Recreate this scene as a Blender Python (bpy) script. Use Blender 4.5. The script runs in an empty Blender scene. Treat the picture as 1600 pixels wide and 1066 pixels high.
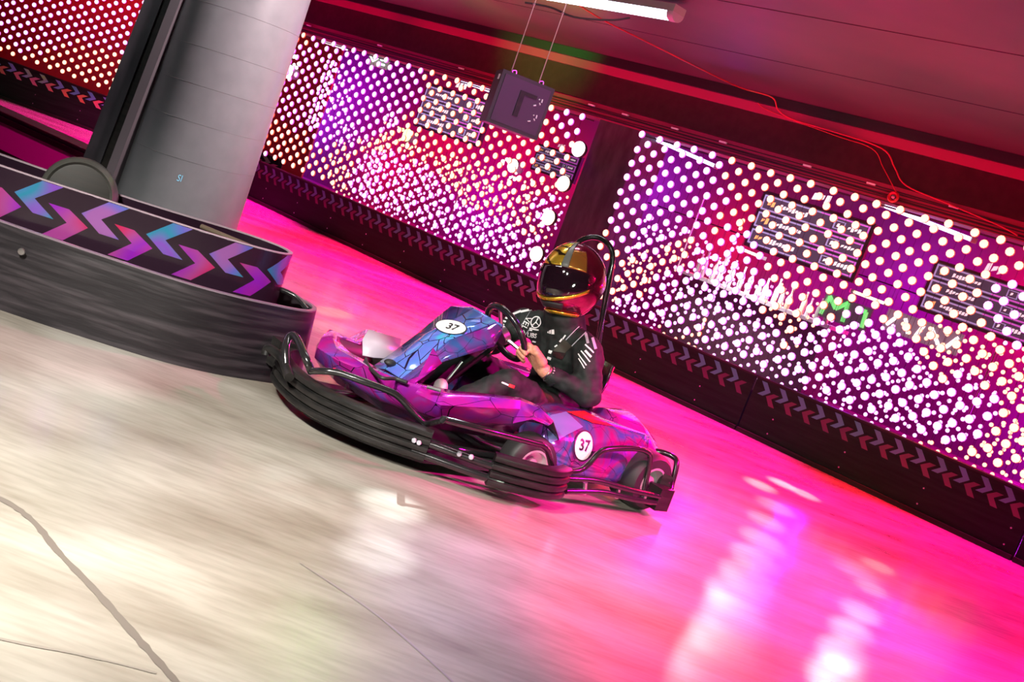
import bpy, bmesh, math, random
from mathutils import Vector, Matrix
from mathutils.bvhtree import BVHTree
random.seed(7)
S = bpy.context.scene
COL = S.collection
PI = math.pi
# ------------------------------------------------------------------ camera
FPX = 1700.0; HCAM = 1.2
ROLL = math.radians(20); PITCH = math.atan(228 / 1700)
cr, sr = math.cos(ROLL), math.sin(ROLL)
FV = Vector((0, math.cos(PITCH), -math.sin(PITCH)))
U0 = Vector((0, math.sin(PITCH), math.cos(PITCH)))
XV = cr * Vector((1, 0, 0)) + sr * U0
YV = -sr * Vector((1, 0, 0)) + cr * U0
CAM = Vector((0, 0, HCAM))
cd = bpy.data.cameras.new('camera'); cam = bpy.data.objects.new('camera', cd); COL.objects.link(cam)
cd.sensor_width = 36; cd.lens = 36 * FPX / 1600; cd.clip_start = .05; cd.clip_end = 100
cam.matrix_world = Matrix.Translation(CAM) @ Matrix((XV, YV, -FV)).transposed().to_4x4()
S.camera = cam
S.view_settings.view_transform = 'Standard'; S.view_settings.look = 'None'
S.view_settings.exposure = 0.0; S.view_settings.gamma = 1.0; S.view_settings.use_curve_mapping = False
# ------------------------------------------------------------------ world
w = bpy.data.worlds.new('world'); S.world = w; w.use_nodes = True
w.node_tree.nodes['Background'].inputs[0].default_value = (.10, .03, .06, 1)
w.node_tree.nodes['Background'].inputs[1].default_value = .05

def rayv(x, y): return FV + ((x - 800) * XV - (y - 533) * YV) / FPX
def onz(x, y, z=0.0):
    r = rayv(x, y); return CAM + r * ((z - HCAM) / r.z)
# wall frame: s along the far wall, off = metres behind it, z up
WB = Vector((-3.982, 13.213, 0)); WD = Vector((.7836, -.6212, 0)); WN = Vector((.6212, .7836, 0))
def W(s, off, z): return WB + WD * s + WN * off + Vector((0, 0, z))

# ------------------------------------------------------------------ lights
def light(kind, name, loc, target, color, power, size=.2, size_y=None, angle=60, blend=.5, spread=None):
    l = bpy.data.lights.new(name, kind); l.color = color; l.energy = power
    if kind == 'AREA':
        l.size = size
        if size_y: l.shape = 'RECTANGLE'; l.size_y = size_y
        if spread: l.spread = math.radians(spread)
    else: l.shadow_soft_size = size
    if kind == 'SPOT': l.spot_size = math.radians(angle); l.spot_blend = blend
    o = bpy.data.objects.new(name, l); COL.objects.link(o); o.location = loc
    if target is not None:
        o.rotation_euler = (Vector(target) - Vector(loc)).to_track_quat('-Z', 'Y').to_euler()
    return o
MAG = (1, .0, .34); RED = (1, .0, .03); PINK = (1, .0, .13); VIO = (.45, .02, 1)
# white hall light over the near left of the track
light('SPOT', 'key_light', (-1.7, 1.2, 2.5), (-1.35, 3.2, 0), (1, .96, .88), 1750, .16, angle=74, blend=.8)
light('SPOT', 'front_light', (-.7, .4, 2.5), (-.25, 4.35, .35), (1, .96, .9), 560, .12, angle=32, blend=.7)
light('SPOT', 'barrier_fill', (2.2, .5, .9), W(5.5, 0, .45), (.80, 1, .78), 450, .2, angle=46, blend=.8)  # added low fill, tinted green to offset red bounce on the far barrier
light('SPOT', 'island_wash', (.9, 6.2, 2.2), (-1.15, 4.75, .45), (1, 0, .35), 420, .06, angle=22, blend=.6)
# magenta and red wash lights mounted under the fascia, aimed at the far lane
for i, (s, off, col, pw) in enumerate([(-1.2, -.08, MAG, 1400), (1.0, -.08, MAG, 1900), (3.0, -.08, PINK, 1500), (4.6, -.08, MAG, 1700), (6.0, -.08, PINK, 1300),
                                        (7.3, -.08, MAG, 1500), (8.8, -.08, RED, 900), (9.8, -.08, MAG, 1100)]):
    p = W(s, off, 2.0)
    light('SPOT', 'wash_light', p, W(s, -1.35, 0), col, pw, .05, angle=82, blend=.45)
light('SPOT', 'side_wash_light', (2.3, 3.0, 2.4), (1.75, 3.6, 0), MAG, 900, .06, angle=66, blend=.5)
light('SPOT', 'side_wash_light', (3.0, 4.2, 2.4), (1.25, 4.75, .2), MAG, 1900, .06, angle=46, blend=.5)
light('SPOT', 'side_wash_light', (1.3, 3.4, 2.45), (1.2, 3.3, 0), RED, 500, .06, angle=44, blend=.6)
light('SPOT', 'pillar_light', (-2.9, 2.6, 2.3), (-2.0, 6.0, 1.4), (.85, .95, 1), 50, .2, angle=40, blend=.8)
light('SPOT', 'column_light', (-.4, 5.2, 2.3), (-1.9, 6.0, 1.5), (1, .76, .78), 420, .1, angle=70, blend=.9)
light('AREA', 'nose_highlight_strip', (-.45, 5.65, 2.5), (-.45, 5.5, 0), (1, .97, 1), 13, 1.1, .07)  # unseen strip added to put a highlight on the kart nose
# narrow added spots that imitate bright streaks and reflections on the floor
BX = W(7.6, -.10, 2.03)
for fx, fy, pw, an in [(1188, 758, 1500, 4), (1222, 756, 1500, 4), (1256, 772, 1300, 4), (1212, 792, 900, 4), (1198, 815, 1300, 3.2), (1192, 845, 1300, 3.2), (1178, 872, 1500, 2.8), (1168, 903, 1500, 2.8), (1155, 935, 1100, 2.8), (1150, 965, 1300, 2.6), (1140, 1000, 900, 2.6), (1130, 1040, 800, 2.6), (1122, 1075, 700, 2.6)]:
    light('SPOT', 'floor_glint_spot', BX, onz(fx, fy), (1, .86, .84), pw * .75 * (1.15 - .9 * (fy - 755) / 320), .02, angle=an * 1.35, blend=1)
BX = W(8.9, -.10, 2.03)
for fx, fy, pw, an in [(1372, 885, 900, 3.2), (1340, 892, 500, 4), (1362, 920, 1000, 2.6), (1345, 955, 1200, 2.6), (1330, 985, 1200, 2.4), (1318, 1020, 1100, 2.4), (1308, 1055, 900, 2.4)]:
    light('SPOT', 'floor_glint_spot', BX, onz(fx, fy), (1, .84, .82), pw * .55 * (1.1 - .75 * (fy - 885) / 170), .02, angle=an * 1.35, blend=1)
for (fx, fy), pw, an, c in [((612, 790), 900, 4.2, (.85, .92, 1)), ((600, 825), 300, 3.6, (.85, .92, 1)), ((590, 865), 650, 3.8, (.85, .92, 1)), ((446, 742), 190, 3, (.85, .92, 1)), ((438, 775), 90, 3, (.85, .92, 1)), ((790, 940), 200, 16, (.3, .1, 1))]:
    light('SPOT', 'floor_glint_spot', (.1, 5.6, 2.5), onz(fx, fy), c, pw * 2.0, .02, angle=an * 1.35, blend=1)
for (fx, fy), pw, an, c in [((520, 488), 1500, 4.5, (1, .62, .10)), ((505, 510), 900, 4, (1, .75, .3)), ((545, 520), 600, 6, (.7, .1, 1))]:
    light('SPOT', 'floor_glint_spot', W(4.6, -.1, 2.0), onz(fx, fy), c, pw, .02, angle=an, blend=.7)
# uplights that colour the ceiling
light('SPOT', 'ceiling_wash', (1.2, 5.8, 1.5), (1.4, 6.2, 2.58), (1, .0, .05), 45, .2, angle=160, blend=1)
light('SPOT', 'ceiling_wash', (3.6, 4.2, 1.5), (3.4, 5.6, 2.58), (1, .0, .10), 40, .2, angle=160, blend=1)
light('SPOT', 'ceiling_wash', (-1.2, 8.2, 1.9), (-1.6, 8.6, 2.58), (1, .0, .07), 60, .2, angle=140, blend=1)
light('SPOT', 'ceiling_wash_green', (-.8, 6.9, 1.9), (-.85, 7.5, 2.58), (.30, 1, .0), 750, .1, angle=76, blend=1)
light('SPOT', 'duct_wash_green', W(4.3, -2.6, 2.42), W(4.3, -.06, 2.60), (.05, 1, .12), 420, .05, angle=34, blend=1)

# ------------------------------------------------------------------ materials
def mat(name, col=(.5, .5, .5), rough=.5, metal=0.0, emit=None, es=0.0, coat=0.0, spec=.5, trans=0.0, nosample=False):
    m = bpy.data.materials.new(name); m.use_nodes = True
    b = m.node_tree.nodes['Principled BSDF']
    b.inputs['Base Color'].default_value = (*col, 1); b.inputs['Roughness'].default_value = rough
    b.inputs['Metallic'].default_value = metal; b.inputs['Coat Weight'].default_value = coat
    b.inputs['Specular IOR Level'].default_value = spec
    b.inputs['Transmission Weight'].default_value = trans
    if emit: b.inputs['Emission Color'].default_value = (*emit, 1); b.inputs['Emission Strength'].default_value = es
    if nosample: m.cycles.emission_sampling = 'NONE'
    return m
def nodes(m): return m.node_tree.nodes, m.node_tree.links, m.node_tree.nodes['Principled BSDF']
def noisy(m, c1, c2, scale=(5, 5, 5), lo=.35, hi=.65, detail=6, bump=0.0, rough=None, nscale=1.0, coord='Object'):
    N, L, b = nodes(m)
    tc = N.new('ShaderNodeTexCoord'); mp = N.new('ShaderNodeMapping'); mp.inputs['Scale'].default_value = scale
    nz = N.new('ShaderNodeTexNoise'); nz.inputs['Scale'].default_value = nscale; nz.inputs['Detail'].default_value = detail
    rp = N.new('ShaderNodeValToRGB'); rp.color_ramp.elements[0].position = lo; rp.color_ramp.elements[1].position = hi
    rp.color_ramp.elements[0].color = (*c1, 1); rp.color_ramp.elements[1].color = (*c2, 1)
    L.new(tc.outputs[coord], mp.inputs[0]); L.new(mp.outputs[0], nz.inputs['Vector']); L.new(nz.outputs['Fac'], rp.inputs[0])
    L.new(rp.outputs[0], b.inputs['Base Color'])
    if rough:
        mr = N.new('ShaderNodeMapRange'); mr.inputs['To Min'].default_value = rough[0]; mr.inputs['To Max'].default_value = rough[1]
        L.new(nz.outputs['Fac'], mr.inputs['Value']); L.new(mr.outputs[0], b.inputs['Roughness'])
    if bump:
        bp = N.new('ShaderNodeBump'); bp.inputs['Strength'].default_value = bump; bp.inputs['Distance'].default_value = .01
        L.new(nz.outputs['Fac'], bp.inputs['Height']); L.new(bp.outputs[0], b.inputs['Normal'])
    return m
def floor_material():
    m = mat('polished_concrete', (.3, .28, .24), .28, coat=.0)
    N, L, b = nodes(m)
    tc = N.new('ShaderNodeTexCoord')
    def nz(scale, det, rot=0.35, base=1):
        mp = N.new('ShaderNodeMapping'); mp.inputs['Scale'].default_value = scale; mp.inputs['Rotation'].default_value = (0, 0, rot)
        n = N.new('ShaderNodeTexNoise'); n.inputs['Scale'].default_value = base; n.inputs['Detail'].default_value = det
        L.new(tc.outputs['Object'], mp.inputs[0]); L.new(mp.outputs[0], n.inputs['Vector']); return n
    a = nz((1.6, 3.6, 1), 9); c = nz((.9, 2.2, 1), 4); d = nz((6, 40, 1), 3)
    r1 = N.new('ShaderNodeValToRGB'); e = r1.color_ramp.elements
    e[0].position = .32; e[0].color = (.21, .185, .15, 1); e[1].position = .7; e[1].color = (.36, .335, .29, 1)
    L.new(a.outputs['Fac'], r1.inputs[0])
    mx = N.new('ShaderNodeMix'); mx.data_type = 'RGBA'; mx.blend_type = 'MULTIPLY'; mx.inputs['Factor'].default_value = .55
    r2 = N.new('ShaderNodeValToRGB'); r2.color_ramp.elements[0].position = .3; r2.color_ramp.elements[0].color = (.72, .70, .68, 1); r2.color_ramp.elements[1].position = .6
    L.new(d.outputs['Fac'], r2.inputs[0]); L.new(r1.outputs[0], mx.inputs['A']); L.new(r2.outputs[0], mx.inputs['B'])
    L.new(mx.outputs['Result'], b.inputs['Base Color'])
    mr = N.new('ShaderNodeMapRange'); mr.inputs['To Min'].default_value = .10; mr.inputs['To Max'].default_value = .30
    L.new(c.outputs['Fac'], mr.inputs['Value']); L.new(mr.outputs[0], b.inputs['Roughness'])
    bp = N.new('ShaderNodeBump'); bp.inputs['Strength'].default_value = .18; bp.inputs['Distance'].default_value = .006
    L.new(c.outputs['Fac'], bp.inputs['Height']); L.new(bp.outputs[0], b.inputs['Normal'])
    return m
def holo(name, stops, scale=3.2, crack=5.0, metal=.6, rough=.15, crackw=.005):
    m = mat(name, (.5, .1, .5), rough, metal, coat=.6); N, L, b = nodes(m)
    tc = N.new('ShaderNodeTexCoord'); n = N.new('ShaderNodeTexNoise'); n.inputs['Scale'].default_value = scale; n.inputs['Detail'].default_value = 3
    n.inputs['Distortion'].default_value = 1.2
    L.new(tc.outputs['Object'], n.inputs['Vector']); r = N.new('ShaderNodeValToRGB')
    el = r.color_ramp.elements
    while len(el) < len(stops): el.new(.5)
    for i, c in enumerate(stops): el[i].position = .28 + .44 * i / (len(stops) - 1); el[i].color = (*c, 1)
    L.new(n.outputs['Fac'], r.inputs[0])
    v = N.new('ShaderNodeTexVoronoi'); v.feature = 'DISTANCE_TO_EDGE'; v.inputs['Scale'].default_value = crack
    L.new(tc.outputs['Object'], v.inputs['Vector'])
    cmp_ = N.new('ShaderNodeMath'); cmp_.operation = 'GREATER_THAN'; cmp_.inputs[1].default_value = crackw
    L.new(v.outputs['Distance'], cmp_.inputs[0])
    mx = N.new('ShaderNodeMix'); mx.data_type = 'RGBA'; L.new(cmp_.outputs[0], mx.inputs['Factor'])
    mx.inputs['A'].default_value = (.02, .01, .04, 1); L.new(r.outputs[0], mx.inputs['B']); L.new(mx.outputs['Result'], b.inputs['Base Color'])
    return m
M = {}
M['floor'] = floor_material()
M['black'] = noisy(mat('black_plastic', spec=.3), (.008, .007, .006), (.022, .018, .015), (1, 1, 12), rough=(.35, .7), nscale=3)
M['barrier'] = noisy(mat('worn_black_barrier', spec=.12), (.008, .013, .010), (.016, .025, .019), (1.2, 1.2, 16), .3, .7, rough=(.45, .75), nscale=2.2)
M['skirt'] = noisy(mat('scuffed_black_skirt', spec=.6), (.008, .006, .008), (.040, .030, .036), (1.5, 1.5, 20), .45, .8, rough=(.22, .5), nscale=2.0, bump=.15)
M['deck'] = mat('black_band', (.014, .010, .014), .32, spec=.5)
M['shiny_black'] = mat('black_painted_steel', (.012, .011, .012), .22, coat=.5)
M['rubber'] = mat('black_rubber', (.014, .013, .013), .6)
M['bumper'] = noisy(mat('ridged_black_bumper', spec=.25), (.006, .006, .006), (.018, .016, .015), (4, 4, 20), rough=(.28, .5), nscale=2)
M['steel'] = mat('steel', (.6, .6, .62), .28, 1.0)
M['rim'] = mat('grey_wheel_rim', (.55, .52, .52), .35, .6)
M['white'] = mat('white_print', (.8, .8, .8), .5)
M['grey'] = mat('grey_print', (.35, .36, .4), .5)
M['ink'] = mat('black_print', (.01, .01, .012), .5)
M['pillar'] = noisy(mat('grey_painted_column', spec=.4), (.155, .165, .175), (.17, .18, .19), (1, 1, 1), rough=(.3, .42), nscale=14)
M['trunk'] = noisy(mat('dark_cable_trunking'), (.022, .02, .026), (.05, .046, .055), (3, 3, 1), nscale=4)
M['ceiling'] = noisy(mat('dark_ceiling_paint'), (.060, .030, .034), (.12, .055, .062), (1, 1, 1), .3, .7, nscale=.9)
M['maroon'] = noisy(mat('dark_fascia_board', rough=.8, spec=.2), (.03, .012, .014), (.04, .016, .018), nscale=3)
M['ledge'] = mat('dusty_pink_ledge', (.28, .02, .08), .6)
M['duct'] = mat('black_duct', (.012, .012, .013), .45)
M['wall'] = mat('dark_lobby_wall', (.10, .08, .09), .7)
M['red_board'] = mat('red_board', (.35, .02, .03), .5)
M['cable'] = mat('black_cable', (.02, .015, .02), .5)
M['redcable'] = mat('red_cable', (.5, .02, .03), .4)
M['seam'] = mat('dark_floor_joint', (.12, .10, .085), .7); M['seam2'] = mat('faint_floor_crack', (.20, .175, .15), .6)
M['lamp'] = mat('lamp_white', (.8, .8, .8), .4, emit=(.75, .80, 1), es=9)
M['tube_blue'] = mat('cool_tube', (.8, .8, .8), .4, emit=(.55, .62, 1), es=3.0, nosample=True)
M['lampbody'] = mat('lamp_housing', (.45, .45, .47), .4)
M['speaker'] = mat('speaker_cabinet', (.02, .02, .02), .5)
M['speakerface'] = mat('speaker_front', (.055, .022, .06), .55)
BV = mat('violet_bulb', (.5, .4, .5), .3, emit=(1.0, .70, 1.0), es=1.5, nosample=True)
BVR = mat('violet_bulb_rim', (.4, .1, .5), .3, emit=(.85, .10, .95), es=1.0, nosample=True)
BW = mat('warm_bulb', (.5, .4, .4), .3, emit=(1.0, .74, .50), es=1.6, nosample=True)
BWR = mat('warm_bulb_rim', (.5, .1, .05), .3, emit=(1.0, .10, .03), es=1.0, nosample=True)
HOLO = holo('purple_holographic_foil', [(.12, .05, .60), (.45, .03, .65), (.75, .02, .42), (.28, .12, .80), (.85, .05, .15)])
HOLOB = holo('blue_holographic_foil', [(.05, .25, .62), (.14, .18, .70), (.06, .50, .72), (.28, .14, .66)], crack=11, crackw=.02, metal=.35)
HOLOD = holo('dark_holographic_foil', [(.10, .04, .45), (.40, .02, .42), (.06, .16, .50), (.40, .02, .26), (.2, .05, .6)], crack=9)
def chev(name, stops, sc=1.6):
    m = mat(name, (.5, .5, .5), .3, .35, coat=.3); N, L, b = nodes(m)
    tc = N.new('ShaderNodeTexCoord'); n = N.new('ShaderNodeTexNoise'); n.inputs['Scale'].default_value = sc; n.inputs['Detail'].default_value = 1
    r = N.new('ShaderNodeValToRGB'); el = r.color_ramp.elements
    while len(el) < len(stops): el.new(.5)
    for i, c in enumerate(stops): el[i].position = .3 + .4 * i / (len(stops) - 1); el[i].color = (*c, 1)
    L.new(tc.outputs['Object'], n.inputs['Vector']); L.new(n.outputs['Fac'], r.inputs[0]); L.new(r.outputs[0], b.inputs['Base Color'])
    return m
CU = chev('violet_blue_foil', [(.30, .10, .35), (.12, .12, .50), (.02, .22, .35), (.20, .06, .45), (.10, .16, .45)], 3)
CL = chev('pink_red_foil', [(.50, .01, .08), (.35, .05, .25), (.25, .01, .42), (.50, .03, .13)], 3)
CFU = chev('dim_blue_foil', [(.10, .22, .34), (.08, .32, .36), (.14, .22, .34)], 1)
CFL = chev('dim_pink_foil', [(.16, .05, .07), (.12, .04, .08), (.17, .07, .08)], 1)

# ------------------------------------------------------------------ object helpers
def props(o, label=None, cat=None, group=None, kind=None):
    if label: o['label'] = label
    if cat: o['category'] = cat
    if group: o['group'] = group
    if kind: o['kind'] = kind
    return o
def link(name, me, parent=None):
    o = bpy.data.objects.new(name, me); COL.objects.link(o)
    if parent: o.parent = parent
    return o
def empty(name, loc, label, cat, group=None, rz=0):
    o = bpy.data.objects.new(name, None); COL.objects.link(o); o.location = loc; o.rotation_euler = (0, 0, rz)
    o.empty_display_size = .1
    return props(o, label, cat, group)
class MB:
    def __init__(s): s.v = []; s.f = []; s.mi = []; s.sm = []
    def add(s, vs, fs, mi=0, smooth=False):
        b = len(s.v); s.v += [tuple(v) for v in vs]
        for f in fs: s.f.append(tuple(b + i for i in f)); s.mi.append(mi); s.sm.append(smooth)
        return s
    def box(s, a, b, fr=None, mi=0):
        P = [(x, y, z) for x in (a[0], b[0]) for y in (a[1], b[1]) for z in (a[2], b[2])]
        if fr: P = [fr(*p) for p in P]
        return s.add(P, [(0, 1, 3, 2), (4, 6, 7, 5), (0, 4, 5, 1), (2, 3, 7, 6), (0, 2, 6, 4), (1, 5, 7, 3)], mi)
    def grid(s, rows, mi=0, smooth=True, closed=False, cap=False):
        n = len(rows[0]); vs = [p for r in rows for p in r]; fs = []
        for i in range(len(rows) - 1):
            for j in range(n if closed else n - 1):
                k = (j + 1) % n; fs.append((i * n + j, i * n + k, (i + 1) * n + k, (i + 1) * n + j))
        s.add(vs, fs, mi, smooth)
        if cap:
            s.add(rows[0], [tuple(range(n))[::-1]], mi); s.add(rows[-1], [tuple(range(n))], mi)
        return s
    def tube(s, pts, r, mi=0, seg=10, smooth_path=True, closed=False, rs=None):
        P = [Vector(p) for p in pts]
        if smooth_path and len(P) > 2: P = catmull(P, 6, closed)
        n = len(P); rows = []; up = None
        for i in range(n):
            a = P[(i - 1) % n] if closed or i > 0 else P[i]; b = P[(i + 1) % n] if closed or i < n - 1 else P[i]
            t = (b - a).normalized()
            if up is None:
                up = Vector((0, 0, 1)) if abs(t.z) < .9 else Vector((1, 0, 0))
            x = (up - t * up.dot(t)).normalized(); y = t.cross(x); up = x
            rr = rs[i * (len(rs) - 1) // max(1, n - 1)] if rs else r
            rows.append([P[i] + (x * math.cos(2 * PI * k / seg) + y * math.sin(2 * PI * k / seg)) * rr for k in range(seg)])
        if closed: rows.append(rows[0])
        return s.grid(rows, mi, True, True, cap=not closed)
    def lathe(s, prof, origin, axis, mi=0, seg=24, smooth=True):
        ax = Vector(axis).normalized(); x = ax.orthogonal().normalized(); y = ax.cross(x); o = Vector(origin)
        rows = [[o + ax * h + (x * math.cos(2 * PI * k / seg) + y * math.sin(2 * PI * k / seg)) * r for k in range(seg)] for r, h in prof]
        return s.grid(rows, mi, smooth, True)
    def sphere(s, c, r, mi=0, seg=12, rings=8, sc=(1, 1, 1)):
        rows = [[Vector((c[0] + sc[0] * r * math.sin(PI * i / rings) * math.cos(2 * PI * k / seg), c[1] + sc[1] * r * math.sin(PI * i / rings) * math.sin(2 * PI * k / seg), c[2] + sc[2] * r * math.cos(PI * i / rings))) for k in range(seg)] for i in range(rings + 1)]
        return s.grid(rows, mi, True, True)
    def mesh(s, name, mats):
        me = bpy.data.meshes.new(name); me.from_pydata(s.v, [], s.f)
        for m in (mats if isinstance(mats, (list, tuple)) else [mats]): me.materials.append(m)
        me.polygons.foreach_set('material_index', s.mi); me.polygons.foreach_set('use_smooth', s.sm)
        bm = bmesh.new(); bm.from_mesh(me)
        bmesh.ops.remove_doubles(bm, verts=bm.verts, dist=1e-5)
        bmesh.ops.recalc_face_normals(bm, faces=bm.faces)
        bm.to_mesh(me); bm.free(); me.set_sharp_from_angle(angle=math.radians(42)); return me
    def build(s, name, mats, parent=None): return link(name, s.mesh(name, mats), parent)
def catmull(P, k=6, closed=False):
    n = len(P); out = []
    for i in range(n if closed else n - 1):
        p1, p2 = P[i], P[(i + 1) % n]
        p0 = P[(i - 1) % n] if closed or i > 0 else p1; p3 = P[(i + 2) % n] if closed or i < n - 2 else p2
        for j in range(k):
            t = j / k
            out.append(.5 * ((2 * p1) + (p2 - p0) * t + (2 * p0 - 5 * p1 + 4 * p2 - p3) * t * t + (3 * p1 - p0 - 3 * p2 + p3) * t ** 3))
    if not closed: out.append(P[-1].copy())
    return out
def mod_apply(o):
    bpy.context.view_layer.update(); dg = bpy.context.evaluated_depsgraph_get()
    me = bpy.data.meshes.new_from_object(o.evaluated_get(dg)); old = o.data; o.modifiers.clear(); o.data = me
    me.name = old.name; bpy.data.meshes.remove(old); return o
def solid(o, t, off=-1, bevel=0.0, sub=0):
    if sub: m = o.modifiers.new('s', 'SUBSURF'); m.levels = sub; m.render_levels = sub
    m = o.modifiers.new('t', 'SOLIDIFY'); m.thickness = t; m.offset = off
    if bevel: m = o.modifiers.new('b', 'BEVEL'); m.width = bevel; m.segments = 2
    return mod_apply(o)
def struct(o): o['kind'] = 'structure'; return o
def textmesh(s, size=1.0, bold=0.0):
    c = bpy.data.curves.new('t', 'FONT'); c.body = s; c.size = size; c.align_x = 'CENTER'; c.align_y = 'CENTER'; c.offset = bold
    c.resolution_u = 3
    o = bpy.data.objects.new('t', c); COL.objects.link(o); bpy.context.view_layer.update()
    me = bpy.data.meshes.new_from_object(o.evaluated_get(bpy.context.evaluated_depsgraph_get()))
    vs = [tuple(v.co) for v in me.vertices]; fs = [tuple(p.vertices) for p in me.polygons]
    bpy.data.objects.remove(o); bpy.data.curves.remove(c); bpy.data.meshes.remove(me)
    return vs, fs

# ================================================================== SETTING
# floor
o = MB().add([(-14, -3, 0), (12, -3, 0), (12, 24, 0), (-14, 24, 0)], [(0, 1, 2, 3)]).build('floor', M['floor']); struct(o); FLOOR = o
def strip(name, pts, wd, m, parent, z=.0015):
    P = catmull([Vector((x, y, z)) for x, y in pts], 8); rows = []
    for i, p in enumerate(P):
        t = (P[min(i + 1, len(P) - 1)] - P[max(i - 1, 0)]).normalized(); n = Vector((-t.y, t.x, 0))
        ww = wd * (.7 + .5 * random.random()); rows.append([p - n * ww / 2, p + n * ww / 2])
    return MB().grid(rows, smooth=False).build(name, m, parent)
strip('floor_joint', [(-1.6, 2.72), (-1.3, 2.70), (-1.10, 2.67), (-.98, 2.61), (-.86, 2.50), (-.71, 2.38), (-.56, 2.25), (-.41, 2.12), (-.2, 1.93), (.2, 1.6)], .022, M['seam'], FLOOR)
strip('floor_joint', [(-1.5, 1.9), (-.95, 2.01), (-.76, 2.05), (-.6, 2.10), (-.46, 2.13)], .010, M['seam2'], FLOOR)
strip('floor_joint', [(-.35, 2.95), (-.1, 2.80), (.12, 2.60), (.3, 2.40)], .009, M['seam2'], FLOOR)
# ceiling
CZ = 2.58
struct(MB().box((-14, -3, CZ), (12, 24, CZ + .1)).build('ceiling', M['ceiling']))
# hairline joints of the ceiling boards
cl = MB()
for off in (-1.35, -2.6, -3.9): cl.tube([W(-4, off, CZ - .001), W(3, off + .04, CZ - .001), W(12, off, CZ - .001)], .0022, seg=4, smooth_path=False)
struct(cl.build('trim_1', M['duct']))
S0, S1 = -.05, 13.0
CA, CB = 5.12, 5.62      # the column between the two curtains
struct(MB().box((S0 - .5, -.06, 2.50), (S1, .5, 2.578), W).build('trim_2', M['duct']))
struct(MB().box((S0 - .5, -.02, 2.425), (S1, .45, 2.50), W).build('trim_3', M['ledge']))
struct(MB().box((S0 - .5, .0, 2.164), (S1, .25, 2.425), W).build('trim_4', M['maroon']))
struct(MB().box((S0 - .5, .06, 2.035), (S1, .25, 2.164), W).build('trim_5', M['ledge']))
# lobby shell behind the curtains
struct(MB().box((-13, 5.6, 0), (16, 5.7, CZ), W).build('wall_back', M['wall']))
struct(MB().box((12.9, .0, 0), (13.0, 5.7, CZ), W).build('wall_right', M['wall']))
# second stretch of wall, far left
LW0 = Vector((-4.75, 14.05, 0)); LD = Vector((-1, -.01, 0))
def LWf(s, off, z): return Vector((-4.2 - s, 14.22 + off, z))
struct(MB().box((-.6, 1.2, 0), (8, 1.3, CZ), LWf).build('wall_left', M['red_board']))
struct(MB().box((-.7, -.02, 2.15), (8, .3, CZ), LWf).build('trim_6', M['maroon']))
light('AREA', 'left_wall_light', LWf(2.4, .3, 2.3), LWf(2.4, 1.2, 1.0), (1, .05, .08), 45, 2.5, .2)

# ---- columns
def column(name, sa, sb, o0, o1, label, m=M['trunk']):
    r = empty(name, W((sa + sb) / 2, (o0 + o1) / 2, 0), label, 'column')
    q = MB().box((sa, o0, 0), (sb, o1, 2.035), W)
    ob = q.build('column_casing', m, r); ob.matrix_parent_inverse = Matrix.Translation(-r.location)
    return r
column('column', CA, CB, .06, .5, 'dark square column between the two lit bulb curtains behind the driver')
column('column', -.62, -.06, -.02, .45, 'dark column at the left end of the long bulb curtain, right of the grey pillar')
light('POINT', 'column_glow', W(CB + .12, .9, 1.5), None, (.4, .0, 1), 6, .08)
light('POINT', 'column_glow', W(CB + .12, -.12, .75), None, (1, .0, .03), 1.2, .05)
light('POINT', 'column_glow', W(CA - .1, -.15, 1.7), None, (.8, .0, .9), .8, .05)
light('POINT', 'column_glow', W(-.02, -.2, 1.45), None, RED, 3.5, .05)

# ---- lights behind the curtain and on the fascia
for i, (s, off, z, c, p) in enumerate([(.6, 4.9, 1.6, RED, 9), (2.0, 4.9, 1.9, VIO, 12), (3.6, 5.0, 1.5, RED, 13), (4.9, 4.8, 1.2, (1, 0, .5), 9), (6.3, 4.8, 1.7, (.6, 0, .9), 13),
                                       (7.8, 4.9, 1.9, RED, 22), (9.4, 4.9, 1.6, RED, 22), (10.8, 4.9, 1.9, (.8, 0, .6), 18), (8.6, 4.9, .7, (.6, 0, 1), 13), (12, 4.9, 1.5, RED, 18)]):
    light('POINT', 'lobby_light', W(s, off, z), None, c, p * 6, .15)
for i, (s, z, c, p) in enumerate([(-9.0, 1.2, RED, 90), (-7.4, 1.7, VIO, 70), (-5.8, 1.1, VIO, 80), (-5.0, 1.9, (.5, 0, .8), 70), (-3.6, .8, RED, 90), (-2.3, 1.6, RED, 90), (-1.0, .8, (.8, 0, .9), 60), (-.6, 1.8, RED, 70)]):
    light('POINT', 'lobby_light', W(s, 4.9, z), None, c, p, .15)
for s, c, p in [(.8, (1, 0, .35), 1.8), (2.4, (.9, 0, .4), 1.2), (4.0, RED, 2.8), (5.2, (1, 0, .12), 1.6), (6.6, (.8, .0, .35), 1.2), (8.0, RED, 2.6), (9.4, (1, 0, .02), 2.6), (11, RED, 2.2)]:
    light('AREA', 'fascia_light', W(s, -.42, 2.02), W(s, .06, 2.14), c, p, 1.2, .04)
for s, c, p in [(1, (1, 0, .15), 1.3), (3.5, (1, 0, .1), 1.3), (6, (1, 0, .12), 1.5), (8.6, (1, 0, .08), 1.3)]:
    light('AREA', 'ledge_light', W(s, -.5, 2.30), W(s, -.02, 2.47), c, p, 2.2, .04, spread=60)

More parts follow.
